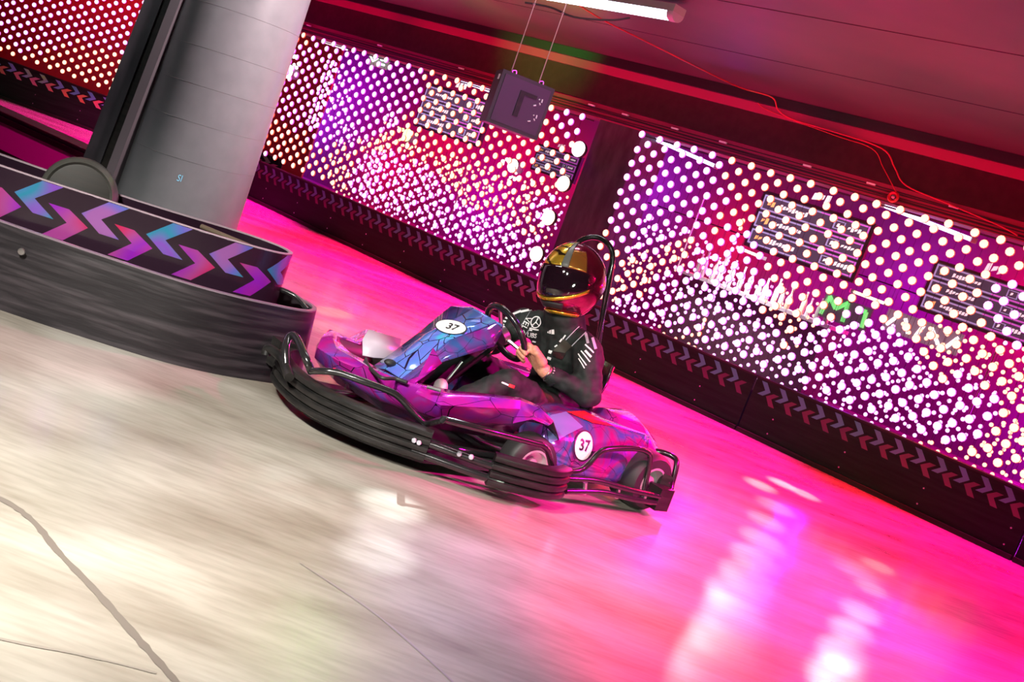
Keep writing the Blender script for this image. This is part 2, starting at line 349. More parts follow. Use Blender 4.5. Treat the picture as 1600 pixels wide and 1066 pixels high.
# ---- cables and clips on the strip above the curtains
for k in range(6):
    z0 = 2.045 + .016 * k; pts = [W(S0 + i * .9, .05 - .008 * (k % 2), z0 + .006 * math.sin(i * 1.3 + k * 2)) for i in range(15)]
    props(MB().tube(pts, .0042, seg=6).build('cable', M['cable']), 'black cable run along the fascia just above the bulb curtains', 'cable', 'cables above the bulb curtains')
for i, s in enumerate([.6, 1.9, 3.2, 4.3, 4.95, 5.35, 5.9, 6.4, 7.2, 7.75, 8.4, 9.2]):
    props(MB().box((s, .025, 2.125), (s + .07, .045, 2.138), W).build('cable_clip', M['white']), 'small pale clip holding the cables on the fascia', 'clip', 'cable clips on the fascia')

# ---- LED curtains
VB = [(1040, 290, 95), (1000, 340, 60), (1130, 430, 75), (1330, 620, 130), (1160, 560, 80), (1590, 480, 60), (1500, 640, 60), (530, 140, 95), (600, 130, 70), (450, 130, 55), (640, 330, 75), (600, 290, 60),
      (905, 190, 38), (700, 370, 60), (780, 420, 80), (1060, 470, 50), (990, 500, 40), (60, -10, 90), (180, 20, 60), (860, 330, 30), (400, 260, 30)]
def px(p):
    d = Vector(p) - CAM; z = d.dot(FV); return 800 + FPX * d.dot(XV) / z, 533 - FPX * d.dot(YV) / z
def violet(p):
    x, y = px(p); return any((x - a) ** 2 + (y - b) ** 2 < r * r * random.uniform(.7, 1.2) for a, b, r in VB)
def bulbmesh(mb, c, face, r, v):
    # shallow dome towards the track (face) with its coloured halo put into a glowing rim
    f = face; x = f.orthogonal().normalized(); y = f.cross(x); c = Vector(c); seg = 10
    prof = [(1.0, -.2), (1.0, .0), (.93, .12), (.92, .14), (.68, .42), (.35, .55), (0.0, .6)]
    rows = [[c + f * (h * r) + (x * math.cos(2 * PI * k / seg) + y * math.sin(2 * PI * k / seg)) * (q * r) for k in range(seg)] for q, h in prof]
    mb.grid(rows[:4], (3 if not v else 2), True, True); mb.grid(rows[3:], (1 if not v else 0), True, True)
    mb.add(rows[0], [tuple(range(seg))], 3 if not v else 2)
BM = [BV, BW, BVR, BWR]
me_cache = {}
def curtain(label, frame, face, s0, s1, z0, z1, ds, dz, r, wires=True, keep=None, seed=1):
    rnd = random.Random(seed)
    root = empty('led_curtain', frame((s0 + s1) / 2, 0, z1), label, 'light curtain')
    B = []
    nx = int((s1 - s0) / ds)
    for i in range(nx * 2 + 1):
        for j in range(int((z1 - z0) / dz) + 1):
            s = s0 + ds * .5 * i + rnd.uniform(-1, 1) * ds * .04; z = z1 - dz * j - (dz * .5 if i % 2 else 0) + rnd.uniform(-1, 1) * dz * .05
            if s > s1 or z < z0: continue
            p = frame(s, 0, z); x, y = px(p)
            if not (-40 < x < 1640 and -40 < y < 1106): continue
            if keep and not keep(s, z, x, y, rnd): continue
            B.append(p)
    B.sort(key=lambda p: (p - CAM).length)
    for p in B[:100]:
        v = violet(p); key = (v, r, round(face.x, 2))
        if key not in me_cache:
            mb = MB(); bulbmesh(mb, (0, 0, 0), face, r, v); me_cache[key] = mb.mesh('bulb', BM)
        o = link('bulb', me_cache[key], root); o.location = p - root.location
    if B[100:]:
        mb = MB()
        for p in B[100:]: bulbmesh(mb, p - root.location, face, r, violet(p))
        o = mb.build('bulb_net', BM, root); o['kind'] = 'stuff'
    if wires:
        mb = MB()
        for i in range(nx * 2 + 1):
            s = s0 + ds * .5 * i
            mb.tube([frame(s, .012, z0) - root.location, frame(s, .012, z1) - root.location], .0016, seg=4, smooth_path=False)
        mb.tube([frame(s0, .012, z1) - root.location, frame(s1, .012, z1) - root.location], .006, seg=6, smooth_path=False)
        mb.build('wiring', M['cable'], root)
    return root
FACE = -WN
curtain('long curtain of glowing bulbs between the grey pillar and the dark column', W, FACE, .09, CA - .03, .52, 2.0, .187, .13, .033)
curtain('curtain of glowing bulbs right of the dark column, behind the driver', W, FACE, CB + .04, 12.4, .52, 2.0, .187, .13, .033)
curtain('curtain of warm bulbs on the far left wall, left of the grey pillar', LWf, Vector((0, -1, 0)), .3, 5.2, .56, 2.1, .17, .125, .030)
curtain('second curtain of small bulbs deeper in the lobby behind the right curtain', lambda s, o, z: W(s, 2.6 + o, z), FACE, 3.4, 12.5, .12, 1.55, .17, .105, .022, True,
        keep=lambda s, z, x, y, r: z < 1.22 + .22 * math.sin(s * 1.7), seed=3)
curtain('second curtain of small bulbs deeper in the lobby behind the long left curtain', lambda s, o, z: W(s, 2.6 + o, z), FACE, -4.5, 3.2, .10, 1.9, .18, .10, .022, False,
        keep=lambda s, z, x, y, r: (x > 545 + 25 * math.sin(y / 17) and y > 195 + .30 * (x - 545) and r.random() < .9) or (512 < x < 548 and 110 < y < 290 and r.random() < .7), seed=5)
curtain('third curtain of small bulbs hanging close to the lobby back wall', lambda s, o, z: W(s, 4.2 + o, z), FACE, -6, 12.5, .12, 1.2, .21, .15, .021, False,
        keep=lambda s, z, x, y, r: r.random() < .5 and (x > 950 or (x > 560 and y > 210 + .32 * (x - 545))), seed=9)
# column of close doubled bulbs just right of the column
curtain('narrow hanging strand of doubled bulbs beside the dark column', lambda s, o, z: W(s, 1.1 + o, z), FACE, CB + .66, CB + .76, .08, 1.62, .10, .07, .024, False, seed=11)
for a, z0, z1, hc, sd in ((.20, 1.0, 1.86, .028, 13), (1.55, .5, 1.55, .024, 14)):
    curtain(('narrow strand of bulbs beside the bright lamp at the left end' if sd == 13 else 'narrow strand of bulbs hanging below the green lit sign'), lambda s, o, z: W(s, .8 + o, z), FACE, a, a + .2, z0, z1, .15, .08, hc, False, seed=sd)

# ---- four large globe lamps beside the column
for i, (x, y) in enumerate([(904, 233), (880, 287), (857, 340), (838, 397)]):
    rr = rayv(x, y); off = -.10; t = (W(0, off, 0) - CAM).dot(WN) / rr.dot(WN); p = CAM + rr * t
    g = empty('globe_lamp', p, ['topmost, whitest of the four large round lamps left of the dark column', 'second from top of the four large round lamps by the dark column', 'third from top of the four large round lamps by the dark column', 'lowest of the four large round lamps, beside the driver helmet'][i], 'lamp', 'globe lamps left of the dark column')
    MB().lathe([(0.0, .035), (.045, .030), (.068, .012), (.072, 0)], (0, 0, 0), FACE, seg=24).build('lens', mat('globe_glow_%d' % i, (.8, .8, .8), .3, emit=[(1, .82, 1), (1, .72, .45), (1, .74, .45), (1, .78, .60)][i], es=2.2), g)
    MB().lathe([(.072, 0), (.078, -.01), (.07, -.04), (0, -.05)], (0, 0, 0), FACE, seg=24).build('housing', M['speaker'], g)
    MB().tube([(0, 0, 0), Vector(WN) * .12 + Vector((0, 0, .02))], .008, seg=6).build('bracket', M['cable'], g)

# ---- things in the lobby
def screen(cx, cy, off, wd, rows, label, tilt=.0, bright=1.0):
    rr = rayv(cx, cy); t = (W(0, off, 0) - CAM).dot(WN) / rr.dot(WN); p = CAM + rr * t
    root = empty('menu_screen', p, label, 'menu screen'); root.rotation_euler = (0, tilt, math.atan2(WD.y, WD.x))
    fr = mat('screen_frame', (.3, .3, .4), .4, emit=(.30, .30, .62), es=.9 * bright, nosample=True); fr2 = mat('screen_frame_pink', (.3, .3, .4), .4, emit=(.75, .10, .75), es=.8 * bright, nosample=True)
    pn = mat('screen_panel', (.02, .02, .02), .3, emit=(.10, .055, .11), es=.8 * bright, nosample=True); tx = mat('screen_text', (.8, .8, .8), .4, emit=(1, .9, .95), es=1.1 * bright, nosample=True); og = mat('screen_icon', (.8, .5, .2), .4, emit=(1, .5, .15), es=1.0 * bright, nosample=True)
    hh = wd * .145
    rnd = random.Random(int(cx))
    def blob(x, z, w_, h_, m, par, n=1):
        mb = MB()
        k = int(w_ / (h_ * .62)); 
        for i in range(max(1, k)):
            xx = x + i * h_ * .62; a = rnd.uniform(.5, 1.0) * h_
            mb.add([(xx, -.008, z - a / 2), (xx + h_ * .5, -.008, z - a / 2 + rnd.uniform(0, .3) * h_), (xx + h_ * .55, -.008, z + a / 2), (xx + h_ * .1, -.008, z + a / 2 * rnd.uniform(.5, 1))], [(0, 1, 2, 3)])
        return mb.build('lettering', m, par)
    MB().box((-wd / 2 - .03, .004, -hh * 1.75), (wd / 2 + .03, .05, hh * 1.75)).build('screen_back', M['speaker'], root)
    for k in range(rows):
        z = hh * 1.06 * ((rows - 1) / 2 - k)
        p_ = MB().box((-wd / 2, -.004, z - hh / 2), (wd / 2, .004, z + hh / 2)).build('menu_row', pn, root)
        f1 = MB(); f2 = MB(); q = hh / 2 - .008; b_ = .012
        for f, a, b in ((f1, -wd / 2, .05), (f2, .05, wd / 2)):
            f.box((a, -.009, z + q - b_), (b, -.004, z + q)); f.box((a, -.009, z - q), (b, -.004, z - q + b_))
        f1.box((-wd / 2, -.009, z - q), (-wd / 2 + b_, -.004, z + q)); f2.box((wd / 2 - b_, -.009, z - q), (wd / 2, -.004, z + q))
        f1.box((wd * .19, -.009, z - q * .55), (wd * .29, -.004, z - q * .45)); f1.box((wd * .19, -.009, z + q * .45), (wd * .29, -.004, z + q * .55))
        f1.box((wd * .19, -.009, z - q * .55), (wd * .20, -.004, z + q * .55)); f1.box((wd * .28, -.009, z - q * .55), (wd * .29, -.004, z + q * .55))
        f1.build('row_frame', fr, p_); f2.build('row_frame', fr2, p_)
        blob(-wd * .45, z, wd * .08, hh * .42, og, p_); blob(-wd * .33, z, wd * .30, hh * .34, tx, p_); blob(wd * .22, z, wd * .05, hh * .3, tx, p_); blob(wd * .32, z, wd * .15, hh * .34, tx, p_)
    blob(-wd * .08, hh * 2.25, wd * .2, hh * .65, tx, root)
screen(1261, 367, .5, .98, 3, 'large three-row menu screen behind the right bulb curtain')
screen(1532, 472, .5, .80, 3, 'three-row menu screen behind the curtain at the far right edge', bright=.7)
screen(706, 178, .55, .98, 3, 'blue-framed three-row menu screen behind the long left bulb curtain')
screen(868, 255, 2.0, .62, 3, 'dim menu screen beside the topmost globe lamp', bright=.45)
def onwall(x, y, off):
    rr = rayv(x, y); t = (W(0, off, 0) - CAM).dot(WN) / rr.dot(WN); return CAM + rr * t
def tubelamp(a, b, off, label, m=None, r=.016):
    A = onwall(*a, off); B = onwall(*b, off); B.z = A.z + (B.z - A.z)
    g = empty('tube_lamp', (A + B) / 2, label, 'lamp', 'tube lamps in the lobby')
    MB().tube([A - g.location, B - g.location], r, smooth_path=False, seg=8).build('tube', m or M['tube_blue'], g)
    d = (B - A).normalized(); 
    MB().box((-.02, -.02, -.02), (.02, .02, .02), lambda x, y, z: A - g.location - d * .02 + Vector((x, y, z))).box((-.02, -.02, -.02), (.02, .02, .02), lambda x, y, z: B - g.location + d * .02 + Vector((x, y, z))).build('end_cap', M['lampbody'], g)
tubelamp((1013, 213), (1116, 259), .3, 'blue-white tube lamp at the top left corner of the right bulb curtain')
tubelamp((1383, 322), (1517, 374), .3, 'blue-white tube lamp at the curtain top, above the far right menu screen')
tubelamp((722, 127), (768, 143), .4, 'blue-white tube lamp touching the left of the hanging speaker')
tubelamp((1155, 388), (1192, 403), 3.0, 'short warm tube lamp low behind the largest menu screen', mat('warm_tube', emit=(1, .75, .5), es=2, nosample=True))
tubelamp((1334, 456), (1382, 474), 3.0, 'short warm tube lamp between the menu screens deep in the lobby', mat('warm_tube_b', emit=(1, .75, .5), es=2, nosample=True))
tubelamp((505, 65), (545, 78), 1.2, 'short white tube lamp at the top left of the long bulb curtain', mat('warm_tube_c', emit=(1, .85, .9), es=1.4, nosample=True))
def spotlamp(x, y, off, r, col, es, label):
    p = onwall(x, y, off); g = empty('spot_lamp', p, label, 'lamp')
    MB().lathe([(0, .03), (.6 * r, .025), (r, .0)], (0, 0, 0), FACE, seg=16).build('lens', mat('spot_glow', emit=col, es=es, nosample=True), g)
    MB().lathe([(r, 0), (r * 1.1, -.01), (r * .8, -.12), (0, -.14)], (0, 0, 0), FACE, seg=16).build('housing', M['lampbody'], g)
    for k in range(8):
        a = random.uniform(0, 2 * PI); q = random.uniform(1.3, 2.6) * r
        MB().sphere((WD * math.cos(a) * q + Vector((0, 0, math.sin(a) * q)))[:], r * random.uniform(.14, .3), seg=8, rings=6).build('satellite_bulb', mat('sat', emit=tuple(min(1, c + .1) for c in col), es=es * .6, nosample=True), g)
spotlamp(451, 112, .5, .085, (1, .95, 1), 4, 'dazzling white spot lamp at the left end of the long bulb curtain')
spotlamp(801, 259, .5, .07, (1, .95, .9), 4, 'dazzling white spot lamp below the hanging speaker')
spotlamp(636, 211, .9, .075, (.75, 1, .25), 3, 'yellow-green spot lamp below the blue-framed menu screen')
def sign(x, y, off, w_, h_, col, col2, label, strokes):
    p = onwall(x, y, off); g = empty('lit_sign', p, label, 'sign'); g.rotation_euler = (0, 0, math.atan2(WD.y, WD.x))
    MB().box((-w_ / 2, .005, -h_ / 2), (w_ / 2, .03, h_ / 2)).build('sign_plate', mat('sign_plate', (.2, .2, .2), .4, emit=col2, es=.6, nosample=True), g)
    mb = MB()
    for a, b in strokes: mb.tube([(a[0] * w_ / 2, -.004, a[1] * h_ / 2), (b[0] * w_ / 2, -.004, b[1] * h_ / 2)], h_ * .09, smooth_path=False, seg=6)
    mb.build('sign_strokes', mat('sign_glow', emit=col, es=1.6, nosample=True), g)
sign(590, 95, .25, .34, .13, (.75, 1, .85), (.12, .25, .16), 'small green and white lit sign near the top of the long bulb curtain', [((-.8, .4), (-.4, -.3)), ((-.4, -.3), (0, .5)), ((.2, -.4), (.8, -.4)), ((.3, .3), (.9, .5))])
sign(1320, 488, 3.2, .55, .26, (.05, .5, .08), (.02, .01, .02), 'green outlined neon sign deep in the lobby between the menu screens', [((-.9, -.8), (-.8, .8)), ((-.8, .8), (-.4, 0)), ((-.4, 0), (0, .8)), ((0, .8), (0.05, -.8)), ((.4, .6), (.8, .6)), ((.8, .6), (.85, -.7))])
sign(1440, 518, 3.1, .8, .22, (1, .85, .9), (.3, .15, .2), 'white lit sign deep in the lobby right of the green neon sign', [((-.9, -.5), (-.7, .6)), ((-.5, .6), (-.3, -.6)), ((-.1, -.6), (0, .6)), ((.2, .6), (.5, -.6)), ((.7, -.6), (.9, .6))])
# bright bar counter behind the right curtain
pc = onwall(1195, 450, 3.4)
g = empty('bar_counter', (pc.x, pc.y, 0), 'white lit bar counter deep behind the right bulb curtain', 'counter'); g.rotation_euler = (0, 0, math.atan2(WD.y, WD.x))
MB().box((-.95, -.2, .0), (.95, .25, .92)).build('counter_body', mat('counter_front', (.12, .05, .08), .4), g)
MB().box((-1.0, -.25, .92), (1.0, .28, .96)).build('countertop', mat('counter_top', (.7, .68, .68), .3), g)
light('AREA', 'bar_light', (pc.x - .25, pc.y - .45, 2.2), (pc.x, pc.y, .8), (1, .9, .92), 22, 1.0, .2, spread=60)
for i in range(16):
    a = -.88 + i * .117; q = Vector((pc.x, pc.y, .96)) + WD * a - WN * random.uniform(.0, .15); hb = random.uniform(.16, .3)
    bt = empty('bottle', q, 'small bottle standing on the white bar counter in the lobby', 'bottle', 'bottles on the bar counter')
    MB().lathe([(0, 0), (.032, 0), (.032, hb * .6), (.012, hb * .78), (.012, hb), (0, hb)], (0, 0, 0), (0, 0, 1), seg=8).build('bottle_glass', mat('bottle_glass', random.choice([(.7, .7, .7), (.6, .4, .5), (.5, .6, .5), (.8, .6, .4)]), .2), bt)
    MB().lathe([(.014, hb), (.014, hb + .02), (0, hb + .02)], (0, 0, 0), (0, 0, 1), seg=8).build('cap', M['white'], bt)
# thin hanging rods seen through the curtains
for x0, y0, x1, y1, off in [(1100, 310, 1060, 425, 1.6), (1560, 540, 1520, 660, 1.5), (735, 250, 705, 360, 1.4)]:
    A = onwall(x0, y0, off); B = onwall(x1, y1, off); B.x, B.y = A.x, A.y
    props(MB().tube([A, B], .008, smooth_path=False, seg=6).build('hanging_rod', mat('rod_pink', (.8, .5, .6), .3, .5)), ['thin rod hanging at the left of the right bulb curtain', 'thin rod at the lower right behind the curtain', 'thin rod behind the long left curtain below the blue-framed screen'][[1100, 1560, 735].index(x0)], 'rod')

# ---- barriers
def chevrons(frame, s0, s1, zlo, zhi, period, mirror, mu, ml, name, parent, off=-.002, steps=3):
    """two interlocking rows of arrowheads on a surface frame(s, off, z)"""
    H = zhi - zlo; k = H / 250.0
    up = [(0, 0), (112, 106), (215, 106), (100, 0), (212, -79), (110, -79)]
    dn = [(0, 0), (-112, 68), (-214, 68), (-105, -8), (-203, -109), (-100, -109)]
    mbu = MB(); mbl = MB(); kk = period / 331.0
    def tri(mb, poly, cx, cz):
        quads = [(0, 1, 2, 3), (0, 3, 4, 5)]
        for q in quads:
            P = [poly[i] for i in q]
            if q == (0, 1, 2, 3): a, b, c, d = P[0], P[1], P[2], P[3]
            else: a, b, c, d = P[0], P[3], P[2], P[1]
            # bilinear patch: a-b outer edge, d-c inner edge
            rows = []
            for i in range(steps + 1):
                t = i / steps
                l = (a[0] + (b[0] - a[0]) * t, a[1] + (b[1] - a[1]) * t); r = (d[0] + (c[0] - d[0]) * t, d[1] + (c[1] - d[1]) * t)
                row = []
                for j in range(steps + 1):
                    u = j / steps; x = l[0] + (r[0] - l[0]) * u; y = l[1] + (r[1] - l[1]) * u
                    row.append(frame(cx + (-x if mirror else x) * kk, off, cz + y * k))
                rows.append(row)
            mb.grid(rows, smooth=False)
    s = s0; 
    while s < s1:
        tri(mbu, up, s, zlo + H * .60)
        tri(mbl, dn, s + (-51 if mirror else 51) * kk, zlo + H * .60 - 68 * k)
        s += period
    mbu.build(name, mu, parent); mbl.build(name, ml, parent)
def barrier(frame, s0, s1, label, panel=2.6, period=.16, mirror=True, mu=CFU, ml=CFL, h=.47):
    root = empty('track_barrier', (0, 0, 0), label, 'barrier')
    MB().box((s0, -.02, .0), (s1, .0, h - .015), frame).box((s0, .0, 0), (s1, .05, .34), frame).build('barrier_panel', M['barrier'], root)
    MB().box((s0, -.03, h - .015), (s1, .06, h), frame).build('top_rail', M['black'], root)
    MB().box((s0, -.045, .0), (s1, -.02, .035), frame).build('kick_strip', M['black'], root)
    chevrons(frame, s0 + .15, s1 - .1, h - .175, h - .03, period, mirror, mu, ml, 'chevron_band', root, off=-.0225)
    mb = MB(); s = s0 + .25
    while s < s1:
        for z in (.08, .2): mb.lathe([(0, .003), (.006, .002), (.007, 0)], frame(s, -.02, z), frame(0, -1, 0) - frame(0, 0, 0), seg=8)
        s += .62
    mb.build('rivets', M['steel'], root)['kind'] = 'stuff'
    return root
barrier(W, -.6, 7.52, 'long black track barrier with dim chevrons below the long bulb curtain and behind the kart')
barrier(W, 7.535, 9.72, 'black barrier section right of the seam below the right bulb curtain')
barrier(W, 9.735, 13, 'short black barrier section at the right edge of the photo')
CFU2 = chev('bright_blue_foil', [(.15, .5, .75), (.3, .35, .85), (.35, .8, .25), (.2, .6, .8)], 1.5); CFL2 = chev('bright_pink_foil', [(.8, .35, .15), (.75, .25, .4), (.6, .25, .7)], 1.5)
barrier(LWf, -.6, 8, 'distant track barrier with bright rainbow chevrons left of the grey pillar', mirror=False, mu=CFU2, ml=CFL2, period=.22, h=.5)
light('SPOT', 'left_barrier_light', (-5.2, 11.5, 2.4), (-6, 14.2, .3), (.9, 1, .85), 60, .1, angle=50)

# middle barrier left of the pillar: low wall, magenta light put into the band colour
PA = Vector((-5.2, 8.45, 0)); PB_ = Vector((-2.6, 7.0, 0)); pd = (PB_ - PA).normalized(); pn = Vector((-pd.y, pd.x, 0))
def PF(s, o, z): return PA + pd * s + pn * o + Vector((0, 0, z))
root = empty('track_barrier', (0, 0, 0), 'low black barrier with a magenta lit band just left of the grey pillar', 'barrier')
MB().box((0, 0, 0), (2.9, .06, .20), PF).build('barrier_panel', M['black'], root)
MB().box((0, .005, .20), (2.9, .055, .385), PF).build('magenta_lit_band', mat('magenta_lit_plastic', (.75, .10, .60), .35), root)
MB().box((0, -.02, .385), (2.9, .5, .42), PF).build('top_rail', M['black'], root)
MB().tube([PF(0, .04, .43), PF(2.9, .04, .43)], .018, smooth_path=False).build('rail_tube', M['shiny_black'], root)
light('SPOT', 'left_band_light', (-2.6, 5.3, 1.9), (-3.5, 7.6, .3), MAG, 150, .05, angle=40)

# ---- near island: outer scuffed skirt and a set-back upper band
def capsule_outline(pts): return catmull([Vector((x, y, 0)) for x, y in pts], 10)
LOW = capsule_outline([(-4.2, 4.25), (-3.0, 4.36), (-2.07, 4.42), (-1.74, 4.46), (-1.39, 4.53), (-1.19, 4.63), (-1.04, 4.76), (-.94, 4.87), (-.905, 4.97), (-.93, 5.09), (-1.02, 5.19), (-1.16, 5.27), (-1.5, 5.32), (-2.0, 5.26), (-3.2, 5.1), (-4.2, 5.0)])
UPP = capsule_outline([(-4.2, 4.36), (-3.0, 4.43), (-2.26, 4.50), (-1.88, 4.60), (-1.45, 4.72), (-1.22, 4.84), (-1.11, 4.97), (-1.12, 5.10), (-1.22, 5.19), (-1.42, 5.17), (-1.75, 5.0), (-2.2, 4.88), (-3.2, 4.80), (-4.2, 4.76)])
root = empty('island_barrier', (-1.8, 4.7, 0), 'near two-tier black island barrier with a rounded end and holographic chevrons', 'barrier')
inv = -Vector(root.location)
def ring(path, z0, z1, t, batter=0.0):
    mb = MB(); n = len(path); nr = []
    for i in range(n):
        a = path[max(i - 1, 0)]; b = path[min(i + 1, n - 1)]; tt = (b - a).normalized(); nr.append(Vector((tt.y, -tt.x, 0)))
    zs = [z0 + (z1 - z0) * k / 4 for k in range(5)]
    outer = [[p + inv + nn * (batter * (1 - k / 4)) + Vector((0, 0, z)) for p, nn in zip(path, nr)] for k, z in enumerate(zs)]
    inner = [[p + inv - nn * t + Vector((0, 0, z)) for p, nn in zip(path, nr)] for z in zs[::-1]]
    mb.grid(outer + inner + [outer[0]], smooth=True); return mb
o = ring(LOW, 0, .345, .018, .03).build('lower_skirt', M['skirt'], root)
for p in o.data.polygons: p.use_smooth = abs(p.normal.z) < .5
ring(LOW, .343, .352, .022).build('lower_edge_trim', mat('pale_edge', (.16, .12, .15), .35), root)
o = ring(UPP, .30, .552, .016).build('upper_band', mat('glossy_dark_band', (.016, .006, .014), .25, coat=.2), root)
ring(UPP, .55, .557, .018).build('upper_edge_trim', mat('bright_edge', (.35, .28, .32), .3), root)
# arc-length frame on the upper band
al = [0]
for i in range(1, len(UPP)): al.append(al[-1] + (UPP[i] - UPP[i - 1]).length)
def UF(s, off, z):
    s = min(max(s, 0), al[-1] - 1e-4)
    i = max(k for k in range(len(al) - 1) if al[k] <= s); t = (s - al[i]) / (al[i + 1] - al[i])
    p = UPP[i].lerp(UPP[i + 1], t); d = (UPP[i + 1] - UPP[i]).normalized(); n = Vector((d.y, -d.x, 0))
    return p - n * off + Vector((0, 0, z)) + inv
s_end = al[min(range(len(UPP)), key=lambda i: (UPP[i] - Vector((-1.14, 4.92, 0))).length)]
chevrons(UF, s_end - .275 * 10 - .03, s_end - .0, .352, .545, .275, False, CU, CL, 'chevron_band', root, off=-.002, steps=4)
# cross braces and clutter inside the island
MB().tube([(-1.55 + inv.x, 5.05 + inv.y, .53), (-1.16 + inv.x, 4.93 + inv.y, .53)], .012, smooth_path=False).build('brace', mat('brace_wood', (.12, .09, .06), .5), root)
MB().lathe([(0, .004), (.014, .003), (.016, 0)], Vector((-2.02, 4.385, .265)) + inv, (0, -1, 0), seg=12).build('bolt', M['steel'], root)
b = MB(); b.tube([Vector((-.95, 5.02, .335)) + inv, Vector((-1.03, 5.05, .37)) + inv, Vector((-1.11, 5.04, .38)) + inv], .012).build('tie_strap', M['shiny_black'], root)
# rounded drum lying on the island
dp = Vector((-2.02, 4.76, .515)); dx_ = Vector((.93, .36, 0)).normalized()
g = empty('rubber_tyre', dp, 'grey rounded tyre lying on the island barrier in front of the grey pillar', 'tyre')
ax = Vector((.35, -.93, .12)).normalized()
prof = [(.02, -.075), (.06, -.085), (.13, -.08), (.155, -.06), (.165, 0), (.158, .055), (.140, .08), (.13, .065), (.02, .055)]
MB().lathe(prof, (0, 0, 0), ax, seg=36).build('tyre_body', mat('dusty_rubber', (.07, .07, .062), .38), g)
MB().lathe([(.0, .068), (.12, .068), (.13, .066), (.12, -.06), (0, -.05)], (0, 0, 0), ax, seg=20).build('hub', M['black'], g)

# ---- big grey pillar
g = empty('pillar', (-2.02, 6.05, 0), 'large round grey pillar standing behind the near island barrier', 'pillar')
rows = [[(.345 * math.cos(2 * PI * k / 64), .345 * math.sin(2 * PI * k / 64), CZ * i / 8) for k in range(64)] for i in range(9)]
PIL = MB().grid(rows, 0, True, True).build('pillar_shaft', M['pillar'], g)
for z in (.75, .95, 1.14, 1.33, 1.55, 1.8, 2.05):
    MB().tube([(.3445 * math.cos(2 * PI * k / 64), .3445 * math.sin(2 * PI * k / 64), z + .015 * math.sin(2 * PI * k / 64 + z)) for k in range(64)], .0018, seg=4, closed=True, smooth_path=False).build('wrap_seam', mat('seam_grey', (.13, .135, .14), .4), g)
# leaning cable trunking on the left face of the pillar
def leaning(x0, x1, x2, x3, y0, y1, z0, z1):
    return MB().add([(x0, y0, z0), (x1, y0, z0), (x1, y1, z0), (x0, y1, z0), (x2, y0, z1), (x3, y0, z1), (x3, y1, z1), (x2, y1, z1)], [(0, 1, 2, 3), (4, 5, 6, 7), (0, 1, 5, 4), (1, 2, 6, 5), (2, 3, 7, 6), (3, 0, 4, 7)])
leaning(-.50, -.40, -.30, -.22, -.30, -.1, 0, CZ).build('cable_trunking', M['trunk'], g)
leaning(-.40, -.345, -.22, -.17, -.28, -.1, 0, CZ).build('trunking_recess', M['black'], g)
leaning(-.345, -.30, -.17, -.12, -.33, -.1, 0, CZ).build('trunking_edge', mat('trunk_edge', (.10, .09, .10), .45), g)
bpy.context.view_layer.update()
# ---- decals projected on real surfaces
def bvh(objs):
    V = []; F = []
    for o in objs:
        b = len(V); mw = o.matrix_world
        V += [mw @ v.co for v in o.data.vertices]; F += [tuple(b + i for i in p.vertices) for p in o.data.polygons]
    return BVHTree.FromPolygons(V, F)
def decal(name, vs2, fs, tree, m, parent, lift=.002, flat=False):
    """vs2: points of the mark as seen on the surface; each is laid on the surface it belongs to"""
    pts = []
    for x, y in vs2:
        r = rayv(x, y).normalized(); h = tree.ray_cast(CAM, r)
        if h[0] is None: pts.append(None); continue
        nrm = h[1] if h[1].dot(r) < 0 else -h[1]
        pts.append(h[0] + nrm * lift)
    mb = MB(); iv = parent.matrix_world.inverted()
    for f in fs:
        if any(pts[i] is None for i in f): continue
        P = [pts[i] for i in f]
        if max((a - b).length for a in P for b in P) > .25: continue
        mb.add([iv @ p for p in P], [tuple(range(len(P)))])
    return mb.build(name, m, parent) if mb.f else None
def dtext(name, s, cx, cy, h, ang, tree, m, parent, aspect=1.0, bold=.0, lean=20, lift=.002, upang=None):
    vs, fs = textmesh(s, 1.0, bold); a = math.radians(ang); ex = (math.cos(a) * h * aspect, math.sin(a) * h * aspect)
    u = math.radians(-90 + (lean if upang is None else upang)); ey = (math.cos(u) * h, math.sin(u) * h)
    return decal(name, [(cx + x * ex[0] + y * ey[0], cy + x * ex[1] + y * ey[1]) for x, y, _ in vs], fs, tree, m, parent, lift)
def dpoly(name, polys, tree, m, parent, lift=.002, sub=3):
    vs = []; fs = []
    for q in polys:
        if len(q) == 4:
            a, b, c, d = q; n = sub; b0 = len(vs)
            for i in range(n + 1):
                for j in range(n + 1):
                    u, v = i / n, j / n
                    vs.append(tuple((1 - u) * ((1 - v) * a[k] + v * d[k]) + u * ((1 - v) * b[k] + v * c[k]) for k in (0, 1)))
            for i in range(n):
                for j in range(n): fs.append((b0 + i * (n + 1) + j, b0 + (i + 1) * (n + 1) + j, b0 + (i + 1) * (n + 1) + j + 1, b0 + i * (n + 1) + j + 1))
        else: b0 = len(vs); vs += q; fs.append(tuple(range(b0, b0 + len(q))))
    return decal(name, vs, fs, tree, m, parent, lift)
def dring(name, cx, cy, ax, ay, ang, r0, r1, tree, m, parent, lift=.002, seg=28, rings=4):
    vs = []; fs = []; a = math.radians(ang)
    for i in range(rings + 1):
        r = r0 + (r1 - r0) * i / rings
        for k in range(seg):
            x = ax * r * math.cos(2 * PI * k / seg); y = ay * r * math.sin(2 * PI * k / seg)
            vs.append((cx + x * math.cos(a) - y * math.sin(a), cy + x * math.sin(a) + y * math.cos(a)))
    for i in range(rings):
        for k in range(seg): fs.append((i * seg + k, i * seg + (k + 1) % seg, (i + 1) * seg + (k + 1) % seg, (i + 1) * seg + k))
    return decal(name, vs, fs, tree, m, parent, lift)
T = bvh([PIL])
dtext('blue_marking', 'SI', 281, 279, 15, 14, T, mat('blue_marking', (.25, .7, .95), .4), g, aspect=.8)

